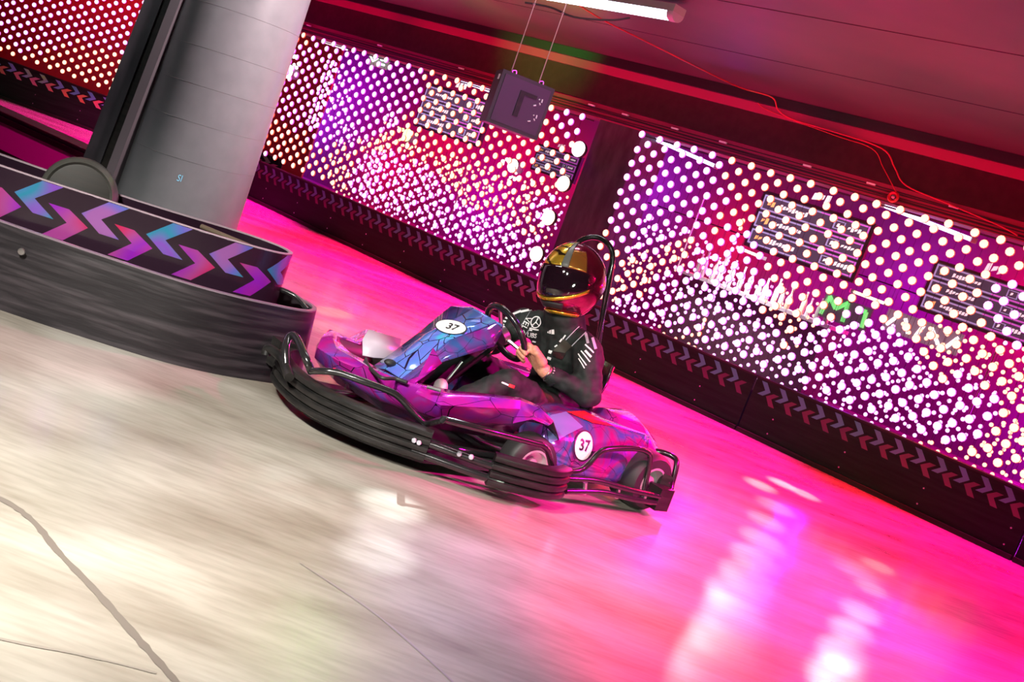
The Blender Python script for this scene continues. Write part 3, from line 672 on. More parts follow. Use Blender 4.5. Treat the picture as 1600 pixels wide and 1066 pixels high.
# ================================================================== OVERHEAD
# hanging speaker
g = empty('hanging_speaker', (-.46, 6.5, 1.65), 'black loudspeaker hanging from two wires in front of the long bulb curtain', 'speaker', rz=math.radians(20))
hw, hh = .165, .155
rows = [[(-hw, -.12, -hh), (hw, -.12, -hh), (hw, -.12, hh), (-hw, -.12, hh)], [(-hw + .03, .14, -hh), (hw - .03, .14, -hh), (hw - .03, .14, hh), (-hw + .03, .14, hh)]]
MB().grid(rows, smooth=False, closed=True, cap=True).build('cabinet', M['speaker'], g)
f = MB().box((-hw + .02, -.128, -hh + .02), (hw - .02, -.12, hh - .02)).build('front_grille', M['speakerface'], g)
MB().box((-.03, -.136, -.07), (.0, -.128, .06)).box((-.03, -.136, .06), (.075, -.128, .08)).build('grille_recess', M['black'], f)
for z in (-.06, .035):
    mb = MB()
    for k, (a, b) in enumerate([((.09, .03), (.095, .035)), ((.10, .015), (.108, .005)), ((.085, -.005), (.07, -.012)), ((.11, .04), (.112, .02))]):
        mb.tube([(a[0] - .0, -.131, z + a[1]), (b[0], -.131, z + b[1])], .004, seg=6, smooth_path=False)
    mb.build('terminal_screws', M['white'], f)
MB().box((-.125, -.09, .095), (-.105, -.06, .125), lambda x, y, z: (x * 0 - hw - .002 + (x + .125) * .1, y, z)).build('badge', M['white'], g)
for x in (-.075, .10):
    e = MB(); e.tube([(x, -.02, hh - .002), (x - .01, -.02, hh + .018), (x + .012, -.02, hh + .024), (x + .018, -.02, hh)], .004, seg=6); e.build('eye_bolt', M['steel'], g)
for A, B, lb in [((-.54, 6.47, 1.82), (-.545, 6.47, CZ), 'left thin wire holding the hanging speaker'), ((-.365, 6.43, 1.80), (-.37, 6.43, 2.58), 'right thin wire holding the hanging speaker')]:
    wr = empty('suspension_wire', A, lb, 'wire', 'wires of the hanging speaker')
    A_ = Vector(A); MB().tube([Vector((0, 0, 0)), Vector(B) - A_], .0028, seg=6, smooth_path=False).build('strand', mat('wire_pink', (.75, .5, .55), .3, .6), wr)
    MB().sphere((Vector(B) - A_ + Vector((0, 0, -.36)))[:], .008, seg=8, rings=6).build('clamp', M['steel'], wr)
props(MB().tube([(-.60, 6.5, 2.215), (-.45, 6.48, 2.235), (-.30, 6.42, 2.22), (-.1, 6.35, 2.26), (0, 6.3, 2.3)], .006, seg=6).build('signal_cable', M['cable']), 'black cable sagging across the tops of the speaker wires', 'cable')
light('SPOT', 'speaker_wash', (.7, 4.7, 1.9), (-.46, 6.5, 1.65), (.8, 0, .6), 60, .1, angle=16)
# ceiling batten lamp near the top edge and others further along the hall
def batten(A, B, label, es=9, w_=.055, group='batten lamps on the ceiling'):
    A = Vector(A); B = Vector(B); d = (B - A).normalized(); n = Vector((-d.y, d.x, 0)); L_ = (B - A).length
    g = empty('batten_lamp', (A + B) / 2, label, 'lamp', group); c = (A + B) / 2
    def fr(x, y, z): return A + d * x + n * y + Vector((0, 0, z)) - c
    MB().box((0, -w_, -.045), (L_, w_, 0), fr).build('housing', M['lampbody'], g)
    rows = [[fr(x, w_ * .92 * math.cos(PI * k / 8), -.045 - .045 * math.sin(PI * k / 8)) for k in range(9)] for x in (.05, L_ - .05)]
    MB().grid(rows, smooth=True).build('diffuser', mat('batten_glow', emit=(1, .94, .97) if es > 10 else (.80, .83, 1), es=es), g)
    for x in (0, L_ - .05):
        rows = [[fr(xx, w_ * math.cos(PI * k / 8), -.045 - .05 * math.sin(PI * k / 8)) for k in range(9)] for xx in (x, x + .05)]
        MB().grid(rows, smooth=True, closed=True, cap=True).build('end_cap', mat('cap_plastic', (.55, .5, .6), .35), g)
    MB().box((L_ * .72, -w_ - .006, -.03), (L_ * .72 + .03, w_ + .006, .0), fr).build('clip', M['steel'], g)
batten((-.95, 8.02, CZ - .03), (.27, 6.80, CZ - .03), 'white batten lamp on the dark ceiling at the top edge of the photo', 5)
# red cable strung along the ceiling
P1 = [onz(880, -8, 2.5), onz(940, 30, 2.5), onz(1000, 60, 2.5), onz(1060, 90, 2.46), onz(1120, 120, 2.5)]
P1 = [Vector(p) for p in P1] + [onwall(1160, 138, -.30), onwall(1206, 152, -.16), onwall(1216, 172, -.06), onwall(1240, 187, -.04), onwall(1300, 205, -.04), onwall(1378, 232, -.04), onwall(1398, 262, -.04), onwall(1416, 290, -.04), onwall(1480, 318, -.03), onwall(1560, 352, -.03), onwall(1590, 368, -.03)]
props(MB().tube(P1, .0055, seg=6).build('red_cable', M['redcable']), 'red cable strung over the ceiling and down the fascia above the right bulb curtain', 'cable')
P2 = [onwall(1185, 150, -.03), onwall(1195, 170, -.03), onwall(1300, 210, -.03), onwall(1362, 232, -.03), onwall(1380, 262, -.03), onwall(1400, 300, -.03)]
props(MB().tube(P2, .0035, seg=6).build('thin_cable', M['redcable']), 'thinner red cable hanging beside the red cable on the fascia', 'cable')
p = onwall(1396, 308, -.02); g = empty('rosette', p, 'small round red hook ring on the strip above the right curtain', 'ring')
MB().lathe([(.035, -.01), (.045, .005), (.035, .02), (.022, .005), (.035, -.01)], (0, 0, 0), FACE, seg=20).build('ring', M['redcable'], g)
MB().lathe([(0, .015), (.014, .01), (.014, -.02)], (0, 0, 0), FACE, seg=12).build('hook', M['steel'], g)

# ================================================================== KART
TH = math.radians(42)
KO = Vector((.19, 5.127, 0)); KF = Vector((-math.cos(TH), -math.sin(TH), 0)); KL = Vector((math.sin(TH), -math.cos(TH), 0)); KU = Vector((0, 0, 1))
def K(x, y, ax, v):
    """kart-frame point of a feature known to lie in the kart plane (axis ax = v)"""
    n = (KF, KL, KU)[ax]; r = rayv(x, y); p = CAM + r * ((KO + n * v - CAM).dot(n) / r.dot(n)) - KO
    return Vector((p.dot(KF), p.dot(KL), p.z))
kart = empty('racing_kart', KO, 'purple holographic racing kart number 37 with a black ridged bumper', 'kart', rz=math.radians(180 + 42))
bpy.context.view_layer.update()
V = Vector
# chassis
OUT = [(1.02, -.52), (1.13, -.44), (1.20, -.32), (1.245, -.11), (1.235, .08), (1.18, .20), (1.10, .31), (1.02, .385), (.92, .46), (.83, .54), (.72, .63), (.61, .69), (.47, .735), (.38, .725), (.31, .69)]
OUTP = catmull([V((x, y, 0)) for x, y in OUT], 6)
def sweep(path, prof, name, m, par=kart, smooth=True):
    n = len(path); rows = []
    for i in range(n):
        a = path[max(i - 1, 0)]; b = path[min(i + 1, n - 1)]; t = (b - a).normalized(); nn = V((t.y, -t.x, 0))
        rows.append([path[i] + nn * o_ + V((0, 0, z)) for o_, z in prof])
    return MB().grid(rows, 0, smooth, True, cap=True).build(name, m, par)
def ridge(h0, h1, n=4, depth=.012, thick=.05):
    pr = [(-thick, h1), (-thick, h0)]; dz = (h1 - h0) / n
    for k in range(n):
        z = h0 + dz * k
        pr += [(-depth * .9, z + dz * .02), (0, z + dz * .22), (0.002, z + dz * .55), (0, z + dz * .80), (-depth, z + dz * .98)]
    return [(o_, z) for o_, z in pr]
def seg_of(x0, x1):
    return OUTP[x0:x1]
iA = min(range(len(OUTP)), key=lambda i: (OUTP[i] - V((.90, .475, 0))).length); iB = min(range(len(OUTP)), key=lambda i: (OUTP[i] - V((.70, .64, 0))).length)
o = sweep(OUTP[:iA + 1], ridge(.065, .195), 'front_bumper', M['bumper'], smooth=False); FB = o
side_b = sweep(OUTP[iB:], ridge(.06, .195), 'side_bumper', M['bumper'], smooth=False)
mir = [V((p.x, -p.y - .04, 0)) for p in OUTP[iB:]][::-1]
sweep(mir, ridge(.06, .195), 'side_bumper', M['bumper'], smooth=False)
# bracket rails in the gap
for z in (.09, .14):
    MB().tube([p - V((.015, .015, -z)) for p in OUTP[iA - 3:iB + 4]], .017, seg=10, smooth_path=False).build('bracket_rail', M['shiny_black'], kart)
def along(i, z, out=.004):
    t = (OUTP[i + 1] - OUTP[i - 1]).normalized(); nn = V((t.y, -t.x, 0)); return OUTP[i] + nn * out + V((0, 0, z)), nn
for pxy in [(645, 688), (655, 692), (712, 709), (732, 714)]:
    best = None
    for i in range(4, len(OUTP) - 4):
        q, nn = along(i, .12); wq = kart.matrix_world @ q; x, y = px(wq); e = abs(x - pxy[0])
        if best is None or e < best[0]: best = (e, i)
    q, nn = along(best[1], K(pxy[0], pxy[1], 1, OUTP[best[1]].y).z, .003)
    MB().lathe([(0, .007), (.008, .006), (.0105, .0), (.0105, -.01)], q, nn, seg=14).build('bolt', M['grey'], kart)
pan = [(p.x - .03, p.y * .96, .062) for p in OUTP[:iA + 1:3]] + [(.7, .44, .062), (.2, .45, .062), (-.45, .42, .062), (-.45, -.42, .062), (.2, -.45, .062), (.8, -.46, .062)]
n_ = len(pan); MB().add(pan + [(x, y, z - .01) for x, y, z in pan], [tuple(range(n_)), tuple(range(n_, 2 * n_))] + [(k, (k + 1) % n_, n_ + (k + 1) % n_, n_ + k) for k in range(n_)]).build('floor_pan', M['rubber'], kart)
for sgn in (-1, 1):
    MB().tube([(.98, sgn * .26, .08), (.5, sgn * .3, .08), (0, sgn * .33, .085), (-.42, sgn * .3, .09)], .016).build('chassis_tube', M['shiny_black'], kart)
    MB().tube([(.98, sgn * .2, .09), (1.10, sgn * .2, .12), (1.17, sgn * .18, .13)], .012).build('chassis_tube', M['shiny_black'], kart)
# front upper tubes
r_ = .014
MB().tube([K(447, 572, 2, .20), K(446, 545, 2, .26), K(452, 526, 2, .30), K(463, 528, 2, .31), K(478, 560, 2, .27), K(487, 582, 2, .22)], r_ * 1.2).build('front_hoop', M['shiny_black'], kart)
MB().tube([K(487, 580, 2, .24), K(505, 580, 2, .27), K(530, 583, 2, .285), K(570, 597, 2, .285), K(608, 611, 2, .28), K(625, 622, 2, .265), K(645, 644, 2, .225), K(664, 663, 2, .19)], r_).build('front_rail', M['shiny_black'], kart)
MB().tube([K(660, 672, 2, .17), K(668, 663, 2, .19), K(690, 657, 1, .60), K(700, 657, 1, .62), K(760, 673, 1, .66), K(830, 691, 1, .67), K(850, 698, 1, .67), K(858, 712, 1, .66), K(863, 738, 1, .64)], r_).build('side_rail', M['shiny_black'], kart)
sr_pts = [K(660, 672, 2, .17), K(668, 663, 2, .19), K(700, 657, 1, .62), K(760, 673, 1, .66), K(850, 698, 1, .67), K(863, 738, 1, .64)]
MB().tube([V((.42, -.62, .20)), V((.3, -.63, .245)), V((.0, -.63, .24)), V((-.2, -.6, .15))], r_).build('side_rail', M['shiny_black'], kart)
# right front corner cluster of the bumper
MB().box((1.02, -.56, .09), (1.13, -.46, .215)).build('bumper_end', M['bumper'], kart)
MB().tube([K(415, 555, 2, .19), K(420, 545, 2, .22), K(440, 560, 2, .21), K(452, 590, 2, .18)], .02).build('corner_pad', M['bumper'], kart)

# nose cone: far point to the left fender
def rowpts(L): return [K(*q) for q in L]
def nz_(L, dz):
    """set the front of the nose back behind the front rail"""
    out = []
    for x, y, ax, v in L:
        f_ = min(1, max(0, (790 - x) / 120)); out.append(K(x, y, ax, v - dz * f_))
    return out
front_top = nz_([(572, 517, 2, .30), (545, 531, 2, .28), (516, 517, 2, .33), (505, 528, 2, .33), (498, 545, 2, .31), (525, 562, 2, .31), (560, 577, 2, .31), (600, 593, 2, .315), (650, 614, 2, .325), (690, 633, 2, .33), (750, 636, 2, .34), (812, 638, 2, .35), (845, 650, 2, .345), (862, 663, 2, .33)], .05)
back_top = nz_([(600, 524, 2, .29), (562, 541, 2, .27), (527, 530, 2, .33), (532, 540, 2, .33), (545, 553, 2, .32), (568, 565, 2, .32), (592, 580, 2, .33), (625, 595, 2, .34), (668, 605, 2, .35), (712, 614, 2, .36), (760, 618, 2, .37), (812, 624, 2, .38), (842, 637, 2, .375), (864, 661, 2, .335)], .05)
front_bot = nz_([(560, 524, 2, .2), (530, 540, 2, .2), (508, 545, 2, .2), (500, 555, 2, .2), (502, 572, 2, .17), (530, 598, 2, .16), (560, 615, 2, .16), (600, 640, 2, .155), (650, 658, 2, .155), (690, 668, 2, .16), (740, 677, 2, .17), (796, 681, 2, .20), (822, 655, 2, .31), (858, 663, 2, .325)], .03)
mid1 = [a.lerp(b, .5) + V((.015, .012, .012)) for a, b in zip(front_top, back_top)]
mid2 = [a.lerp(b, .45) + V((.03, .02, 0)) for a, b in zip(front_top, front_bot)]
NOSE = MB().grid([back_top, mid1, front_top, mid2, front_bot]).build('nose_cone', HOLO, kart); solid(NOSE, .008, 1)
# inner trailing sheet of the nose cone (dark inside)
inner = [p + V((-.10, -.03, -.08)) for p in back_top]
o = MB().grid([back_top, inner]).build('nose_lining', M['rubber'], kart); solid(o, .005, -1)
# pale plate on the right inner flank
pl = MB().grid([rowpts([(566, 531, 1, -.30), (566, 556, 1, -.24)]), rowpts([(575, 516, 1, -.36), (585, 560, 1, -.22)]), rowpts([(626, 531, 1, -.36), (620, 562, 1, -.22)])]).build('number_plate', mat('pale_plate', (.42, .36, .42), .35), kart); solid(pl, .006)
fen = rowpts([(515, 535, 2, .30), (560, 515, 2, .30), (580, 520, 2, .26)])
# white highlight on the nose comes from the strip added overhead; centre fairing
TL = rowpts([(582, 577, 1, -.15), (612, 556, 1, -.155), (650, 527, 1, -.16), (706, 481, 1, -.17)])
TR = rowpts([(628, 594, 1, .10), (656, 573, 1, .10), (702, 533, 1, .12), (776, 506, 1, .15)])
MID = [a.lerp(b, .5) + V((.012, 0, .018)) for a, b in zip(TL, TR)]
FT = MB().grid([TL, MID, TR]).build('centre_fairing', [HOLOB], kart)
TLx = K(735, 482, 1, -.12); 
TOPROW = [TL[-1], TL[-1].lerp(TR[-1], .5) + V((-.05, 0, .03)), TR[-1]]
solid(FT, .01, 1)
# back lip of the fairing curving over behind the wheel
o = MB().grid([[TL[-1], MID[-1], TR[-1]], [TL[-1] + V((-.05, .02, .012)), K(738, 482, 1, -.05), TR[-1] + V((-.03, 0, -.005))], [K(735, 484, 1, -.14) + V((-.03, 0, -.05)), K(755, 493, 1, 0) + V((-.03, 0, -.03)), K(783, 518, 1, .15)]]).build('fairing_lip', HOLOB, kart); solid(o, .008, 1)
SB = rowpts([(634, 598, 1, .13), (668, 580, 1, .15), (692, 566, 1, .17), (770, 541, 1, .17), (783, 518, 1, .16)])
ST = rowpts([(628, 594, 1, .10), (656, 573, 1, .105), (702, 533, 1, .12), (750, 516, 1, .14), (776, 506, 1, .15)])
o = MB().grid([ST, [a.lerp(b, .5) + V((0, .012, 0)) for a, b in zip(ST, SB)], SB]).build('fairing_flank', HOLOD, kart); solid(o, .008, 1); FLANK = o
o = MB().grid([TL, [p + V((-.02, -.01, -.10)) for p in TL]]).build('fairing_flank', HOLOD, kart); solid(o, .008, 1)
# pink flare at the base of the fairing; dark tube stands for the gap's shade
o = MB().grid([rowpts([(640, 597, 1, .13), (660, 580, 1, .15), (680, 548, 1, .15)]), rowpts([(636, 597, 1, .15), (655, 590, 1, .19), (678, 545, 1, .17)]), rowpts([(648, 600, 1, .19), (668, 585, 1, .21), (690, 568, 1, .19)])]).build('fairing_flare', HOLO, kart); solid(o, .006, 1)
MB().tube([K(572, 561, 2, .275), K(574, 570, 2, .28), K(585, 582, 2, .29), K(598, 591, 2, .295), K(618, 592, 2, .30), K(636, 598, 2, .305)], .008, seg=8).build('gap_shade_line', M['rubber'], kart)
MB().sphere(K(610, 567, 1, -.02)[:], .03, sc=(1, .8, .5)).build('cap_hole', M['rubber'], kart)
# steering column rods and pedals
MB().tube([K(685, 611, 1, .08), K(722, 565, 1, .08)], .006, seg=8).build('steering_rod', M['steel'], kart)
MB().tube([(.62, 0, .20), (.33, -.01, .50)], .012, seg=8).build('steering_column', M['shiny_black'], kart)
for y in (-.13, .13):
    MB().box((.715, y - .03, .16), (.725, y + .03, .28)).build('pedal', M['steel'], kart)
MB().tube([K(668, 605, 2, .33), K(690, 611, 2, .34)], .008, seg=8).build('pedal_link', M['steel'], kart)
# steering wheel
sw = V((.30, -.01, .565)); e1 = V((0, 1, 0)); e2 = V((.62, 0, .785)); ring_ = [sw + (e1 * math.cos(a) + e2 * math.sin(a)) * .135 for a in [2 * PI * k / 24 for k in range(24)]]
SWO = MB().tube(ring_, .0155, closed=True, seg=12).build('steering_wheel', M['shiny_black'], kart)
mb = MB()
for a in (PI / 2, PI * 1.17, PI * 1.83): mb.tube([sw + V((.02, 0, -.015)), sw + (e1 * math.cos(a) + e2 * math.sin(a)) * .13], .010, seg=8)
mb.lathe([(0, -.02), (.045, -.02), (.045, .012), (0, .015)], sw + V((.012, 0, -.012)), V((-.785, 0, .62)), seg=20); mb.build('spokes', M['steel'], SWO)
# wheels
def wheel(x, y, z, r, wd, yaw=0, sgn=1):
    ax = V((math.sin(yaw), sgn * math.cos(yaw), 0)); c = V((x, y, z))
    h = wd / 2
    t = MB().lathe([(r * .55, -h), (r * .86, -h), (r * .97, -h * .8), (r, -h * .4), (r, h * .4), (r * .97, h * .8), (r * .86, h), (r * .55, h), (r * .52, 0), (r * .55, -h)], c, ax, seg=36).build('wheel', M['rubber'], kart)
    MB().lathe([(r * .56, -h * .9), (r * .57, h * 1.0), (r * .50, h * 1.02), (r * .46, h * .5), (r * .22, h * .35), (r * .2, h * .75), (r * .1, h * .8), (0, h * .8)], c, ax, seg=30).build('rim', M['rim'], t)
    MB().lathe([(0, h * .9), (r * .09, h * .88), (r * .1, h * .7)], c, ax, seg=10).build('hub_nut', M['steel'], t)
wheel(.35, .46, .125, .125, .11, yaw=.16); wheel(.35, -.46, .125, .125, .11, yaw=-.16 , sgn=-1)
wheel(-.33, .51, .14, .14, .17); wheel(-.33, -.51, .14, .14, .17, sgn=-1)
MB().tube([(-.33, -.5, .14), (-.33, .5, .14)], .017, smooth_path=False).build('rear_axle', M['steel'], kart)
MB().tube([(.35, -.42, .125), (.40, -.2, .10), (.40, .2, .10), (.35, .42, .125)], .014, smooth_path=False).build('front_axle', M['steel'], kart)
# side pods
def pod(s):
    def q(x, y, ax, v): p = K(x, y, ax, v); return V((p.x, p.y * s, p.z))
    top = [q(848, 643, 1, .36), q(878, 639, 1, .36), q(925, 648, 1, .37), (q(968, 662, 1, .38)), q(1005, 678, 1, .42)]
    shl = [q(850, 660, 1, .44), q(880, 664, 1, .47), q(925, 676, 1, .50), q(965, 682, 1, .50), q(1014, 692, 1, .49)]
    mid = [q(846, 690, 1, .48), q(872, 692, 1, .52), q(912, 697, 1, .54), q(950, 708, 1, .54), q(1008, 716, 1, .50)]
    bot = [q(856, 724, 1, .50), q(880, 730, 1, .53), q(910, 738, 1, .55), q(945, 745, 1, .55), q(985, 750, 1, .50)]
    low = [p + V((0, -.04 * s, -.05)) for p in bot]
    m1 = [a.lerp(b, .5) + V((0, .012 * s, .018)) for a, b in zip(top, shl)]
    inn = [p + V((0, -.12 * s, -.03)) for p in top]
    inn2 = [V((p.x, .30 * s, .08)) for p in bot]
    rows = [inn2, inn, top, m1, shl, mid, bot, low]
    rows = [catmull([V(p) for p in r], 4) for r in rows]
    rows = [list(c) for c in zip(*[catmull([V(p) for p in c], 3) for c in zip(*rows)])]
    return MB().grid(rows, closed=False).build('side_pod', HOLOD, kart)
PODL = pod(1); solid(PODL, .008, -1); PODR = pod(-1); solid(PODR, .008, -1)
# blue-grey front shoulder panel of the side pod
bpy.context.view_layer.update()
TP = bvh([PODL])
sh = mat('slate_blue_panel', (.16, .17, .42), .3, .3, coat=.4)
dpoly('shoulder_panel', [[(852, 652), (884, 645), (910, 668), (858, 694)]], TP, sh, PODL, .006, 16)
dpoly('pod_stripe', [[(885, 645), (912, 644), (960, 668), (925, 662)]], TP, mat('red_foil', (.8, .02, .03), .25, .3), PODL, .006, 12)
dring('number_disc', 910.5, 697, 13.5, 21.5, 8, 0, 1, TP, M['white'], PODL, .007, rings=8)
dring('number_disc_rim', 910.5, 697, 13.5, 21.5, 8, 1, 1.12, TP, M['ink'], PODL, .007, rings=2)
dtext('race_number', '37', 911, 697, 23, 12, TP, M['ink'], PODL, aspect=.72, bold=.025, lean=8, lift=.010)
TF = bvh([FT])
dring('number_disc', 705, 512, 23.5, 10.5, 8, 0, 1, TF, M['white'], FT, .004, rings=5)
dring('number_disc_rim', 705, 512, 23.5, 10.5, 8, 1, 1.08, TF, M['ink'], FT, .004, rings=2)
dtext('race_number', '37', 707, 513, 15, 16, TF, M['ink'], FT, aspect=1.2, bold=.02, lean=42, lift=.006)
# rear bodywork, rails and hoops
o = MB(); 
o.tube([K(880, 748, 1, .62), K(930, 751, 1, .64), K(985, 766, 1, .66), K(1030, 776, 1, .66)], .013); o.build('rear_side_rail', M['shiny_black'], kart)
MB().tube([K(884, 768, 1, .62), K(940, 769, 1, .64), K(985, 779, 1, .66), K(1024, 786, 1, .66)], .013).build('rear_side_rail', M['shiny_black'], kart)
for a in (.2, .55, .85):
    pA = K(884, 748, 1, .62).lerp(K(1030, 776, 1, .66), a); pB = K(884, 768, 1, .62).lerp(K(1024, 786, 1, .66), a); MB().tube([pA, pB], .010, smooth_path=False, seg=8).build('rail_spacer', M['steel'], kart)
MB().tube([K(868, 734, 1, .60), K(900, 736, 1, .60), K(918, 727, 1, .60), K(935, 709, 1, .60), K(950, 702, 1, .60), K(990, 701, 1, .60), K(1010, 706, 1, .60), K(1016, 718, 1, .60), K(1008, 758, 1, .60), K(1004, 776, 1, .60)], .013).build('wheel_guard_hoop', M['shiny_black'], kart)
MB().tube([K(1015, 704, 0, -.42), K(1035, 707, 0, -.47), K(1053, 715, 0, -.50), K(1057, 726, 0, -.50), K(1050, 755, 0, -.48), K(1044, 768, 0, -.46), K(1020, 757, 0, -.44)], .014).build('rear_hoop', M['shiny_black'], kart)
c = K(1036, 782, 1, .66)
MB().box((c.x - .045, c.y - .07, c.z - .05), (c.x + .045, c.y + .01, c.z + .055)).build('rear_bumper_end', M['bumper'], kart)
mb = MB(); rb = catmull([V((-.42, .62, 0)), V((-.52, .4, 0)), V((-.54, 0, 0)), V((-.52, -.4, 0)), V((-.42, -.62, 0))], 5)
sweep(rb, ridge(.06, .20), 'rear_bumper', M['bumper'], smooth=False)
# rear cowl over engine / battery box
cw = []
for (x, zt, hw_) in [(-.16, .30, .12), (-.22, .37, .17), (-.36, .38, .20), (-.46, .33, .20), (-.52, .24, .18)]:
    cw.append([V((x, .28 - hw_ * 0 + hw_ * math.cos(PI * k / 10), .12 + (zt - .12) * math.sin(PI * k / 10) ** .6)) for k in range(11)])
MB().grid([catmull(r, 2) for r in cw]).build('rear_cowl', HOLO, kart)
MB().box((-.46, -.45, .07), (.05, -.28, .30)).build('battery_box', M['shiny_black'], kart)
MB().box((-.40, -.44, .30), (.0, -.29, .33)).build('battery_cover', HOLO, kart)
rg = MB()
for k in range(7): 
    t = k / 6; rg.sphere(K(905 + 70 * t, 620 + 55 * t + 6 * math.sin(k * 2), 0, -.40)[:], .016, seg=8, rings=6)
# seat
srows = []
for (x, z, hw_, dpt) in [(.16, .16, .16, .02), (.05, .12, .19, .05), (-.10, .11, .20, .08), (-.22, .18, .20, .10), (-.28, .32, .19, .09), (-.32, .46, .17, .06), (-.34, .55, .12, .02)]:
    back = z > .15 and x < -.15
    srows.append([V((x + (dpt * (abs(u) ** 2) if back else 0), hw_ * u, z + (0 if back else dpt * 1.3 * abs(u) ** 2))) for u in [-1, -.8, -.5, -.2, .2, .5, .8, 1]])
o = MB().grid([catmull(r, 2) for r in srows]).build('seat', M['shiny_black'], kart); solid(o, .012, 0)
# roll hoop behind the driver
MB().tube([(-.34, .06, .10), K(925, 600, 1, .06), K(937, 520, 1, .06), K(948, 450, 1, .06), K(957, 405, 1, .05), K(952, 384, 1, .02), K(936, 372, 1, -.04), K(918, 372, 1, -.08), K(903, 381, 1, -.12), (-.14, -.16, 1.0), (-.25, -.17, .6), (-.34, -.17, .10)], .0135, seg=12).build('roll_hoop', M['shiny_black'], kart)
MB().tube([K(958, 418, 1, .06), K(946, 480, 1, .075), K(929, 560, 1, .075)], .007, seg=8).build('hoop_wire', M['shiny_black'], kart)

# ================================================================== DRIVER
drv = empty('person', KO, 'kart driver in a black racing suit and gold helmet gripping the steering wheel', 'person', rz=math.radians(180 + 42))
def capsule(mb, a, b, ra, rb, seg=14):
    a = V(a); b = V(b); d = (b - a); L_ = d.length; ax = d.normalized(); x = ax.orthogonal().normalized(); y = ax.cross(x); rows = []
    for k in range(7): t = -PI / 2 + PI / 2 * k / 6; rows.append((a + ax * ra * math.sin(t), ra * math.cos(t)))
    for k in range(7): t = PI / 2 * k / 6; rows.append((b + ax * rb * math.sin(t), rb * math.cos(t)))
    mb.grid([[c + (x * math.cos(2 * PI * j / seg) + y * math.sin(2 * PI * j / seg)) * max(r, 1e-4) for j in range(seg)] for c, r in rows], 0, True, True)
def ell(mb, c, r): mb.sphere((0, 0, 0), 1, seg=20, rings=12); n = 13 * 20; mb.v[-n:] = [(c[0] + v[0] * r[0], c[1] + v[1] * r[1], c[2] + v[2] * r[2]) for v in mb.v[-n:]]
def remesh(o, vox, smooth=4, disp=None):
    m = o.modifiers.new('r', 'REMESH'); m.mode = 'VOXEL'; m.voxel_size = vox
    m = o.modifiers.new('s', 'SMOOTH'); m.iterations = smooth; m.factor = .5
    if disp:
        tx = bpy.data.textures.new('folds', 'CLOUDS'); tx.noise_scale = disp[0]; m = o.modifiers.new('d', 'DISPLACE'); m.texture = tx; m.strength = disp[1]; m.mid_level = .5
    mod_apply(o)
    for p in o.data.polygons: p.use_smooth = True
    return o
WR = V((.115, .165, .452)); HN = V((.215, .120, .490)); EL = V((-.045, .285, .425)); SL = V((-.045, .185, .605))
SRt = V((.05, -.205, .60)); ER = V((.14, -.27, .45)); WRr = V((.24, -.17, .47))
mb = MB()
ell(mb, (-.12, 0, .27), (.13, .165, .13)); ell(mb, (-.10, 0, .42), (.115, .16, .16)); ell(mb, (-.055, 0, .54), (.105, .175, .11))
capsule(mb, (.0, -.13, .612), (-.05, .13, .612), .082, .078); capsule(mb, (-.06, 0, .60), (-.0, 0, .70), .11, .10)
capsule(mb, SL, EL, .074, .064); capsule(mb, EL, WR + V((-.012, .01, -.003)), .062, .042)
capsule(mb, SRt, ER, .07, .058); capsule(mb, ER, WRr, .056, .038)
for s, kz in ((1, .37), (-1, .38)):
    kn = V((.34, .155 * s, kz)); capsule(mb, (-.10, .09 * s, .235), kn, .095, .072); capsule(mb, kn, (.60, .13 * s, .215), .068, .048)
SUIT = mb.build('racing_suit', noisy(mat('black_suit', spec=.25), (.009, .012, .011), (.019, .023, .022), nscale=6, rough=(.55, .75)), drv)
remesh(SUIT, .011, 5, (.06, .022))
# neck inside the collar and wrist skin: the body under the suit
skin = noisy(mat('skin', spec=.4), (.48, .21, .13), (.58, .27, .17), nscale=20, rough=(.4, .55))
def hand(wr, hn, sgn, rimc):
    """closed hand around the wheel rim: palm, four curled fingers, thumb"""
    mb = MB(); fwd = (hn - wr).normalized()
    a = (rimc - sw); tang = (e1 * (-(a.dot(e2))) + e2 * a.dot(e1)).normalized()   # along the rim
    if tang.z < 0: tang = -tang
    nrm = fwd - tang * fwd.dot(tang); nrm.normalize(); outw = tang.cross(nrm).normalized()
    if outw.dot(V((-.8, 0, .6))) < 0: outw = -outw
    h = 1.3
    capsule(mb, wr - fwd * .035, wr + fwd * .01, .034, .033)
    base = rimc + outw * .022 - nrm * .038
    for k in range(4):
        t = (k - 1.5) * .0185 * h; q = base + tang * t
        capsule(mb, wr.lerp(base, .35) + tang * t * .75, q, .019 * h, .0150 * h)
        l = (.90, 1.0, .97, .82)[3 - k] * h
        k1 = q + nrm * .030 * l + outw * .010; k2 = k1 + nrm * .020 * l - outw * .026 * l; k3 = k2 - nrm * .024 * l - outw * .016 * l
        capsule(mb, q, k1, .0106 * h, .0100 * h); capsule(mb, k1, k2, .0098 * h, .0092 * h); capsule(mb, k2, k3, .009 * h, .008 * h)
    tb = wr.lerp(base, .5) + tang * .036
    t1 = tb + tang * .026 + nrm * .022; t2 = t1 + nrm * .036 + tang * .002 + outw * .002; t3 = t2 + nrm * .022 - outw * .020 - tang * .006
    capsule(mb, tb, t1, .019, .0165); capsule(mb, t1, t2, .0155, .0135); capsule(mb, t2, t3, .0135, .011)
    o = mb.build('hand', skin, drv); remesh(o, .0033, 2); return o, t3, outw, k3
aL = math.radians(-33); rimL = sw + (e1 * math.cos(aL) + e2 * math.sin(aL)) * .135
HNDL, *_ = hand(WR + V((.022, -.012, .008)), rimL, 1, rimL)
aR = math.radians(200); rimR = sw + (e1 * math.cos(aR) + e2 * math.sin(aR)) * .135
hand(WRr, rimR, -1, rimR)
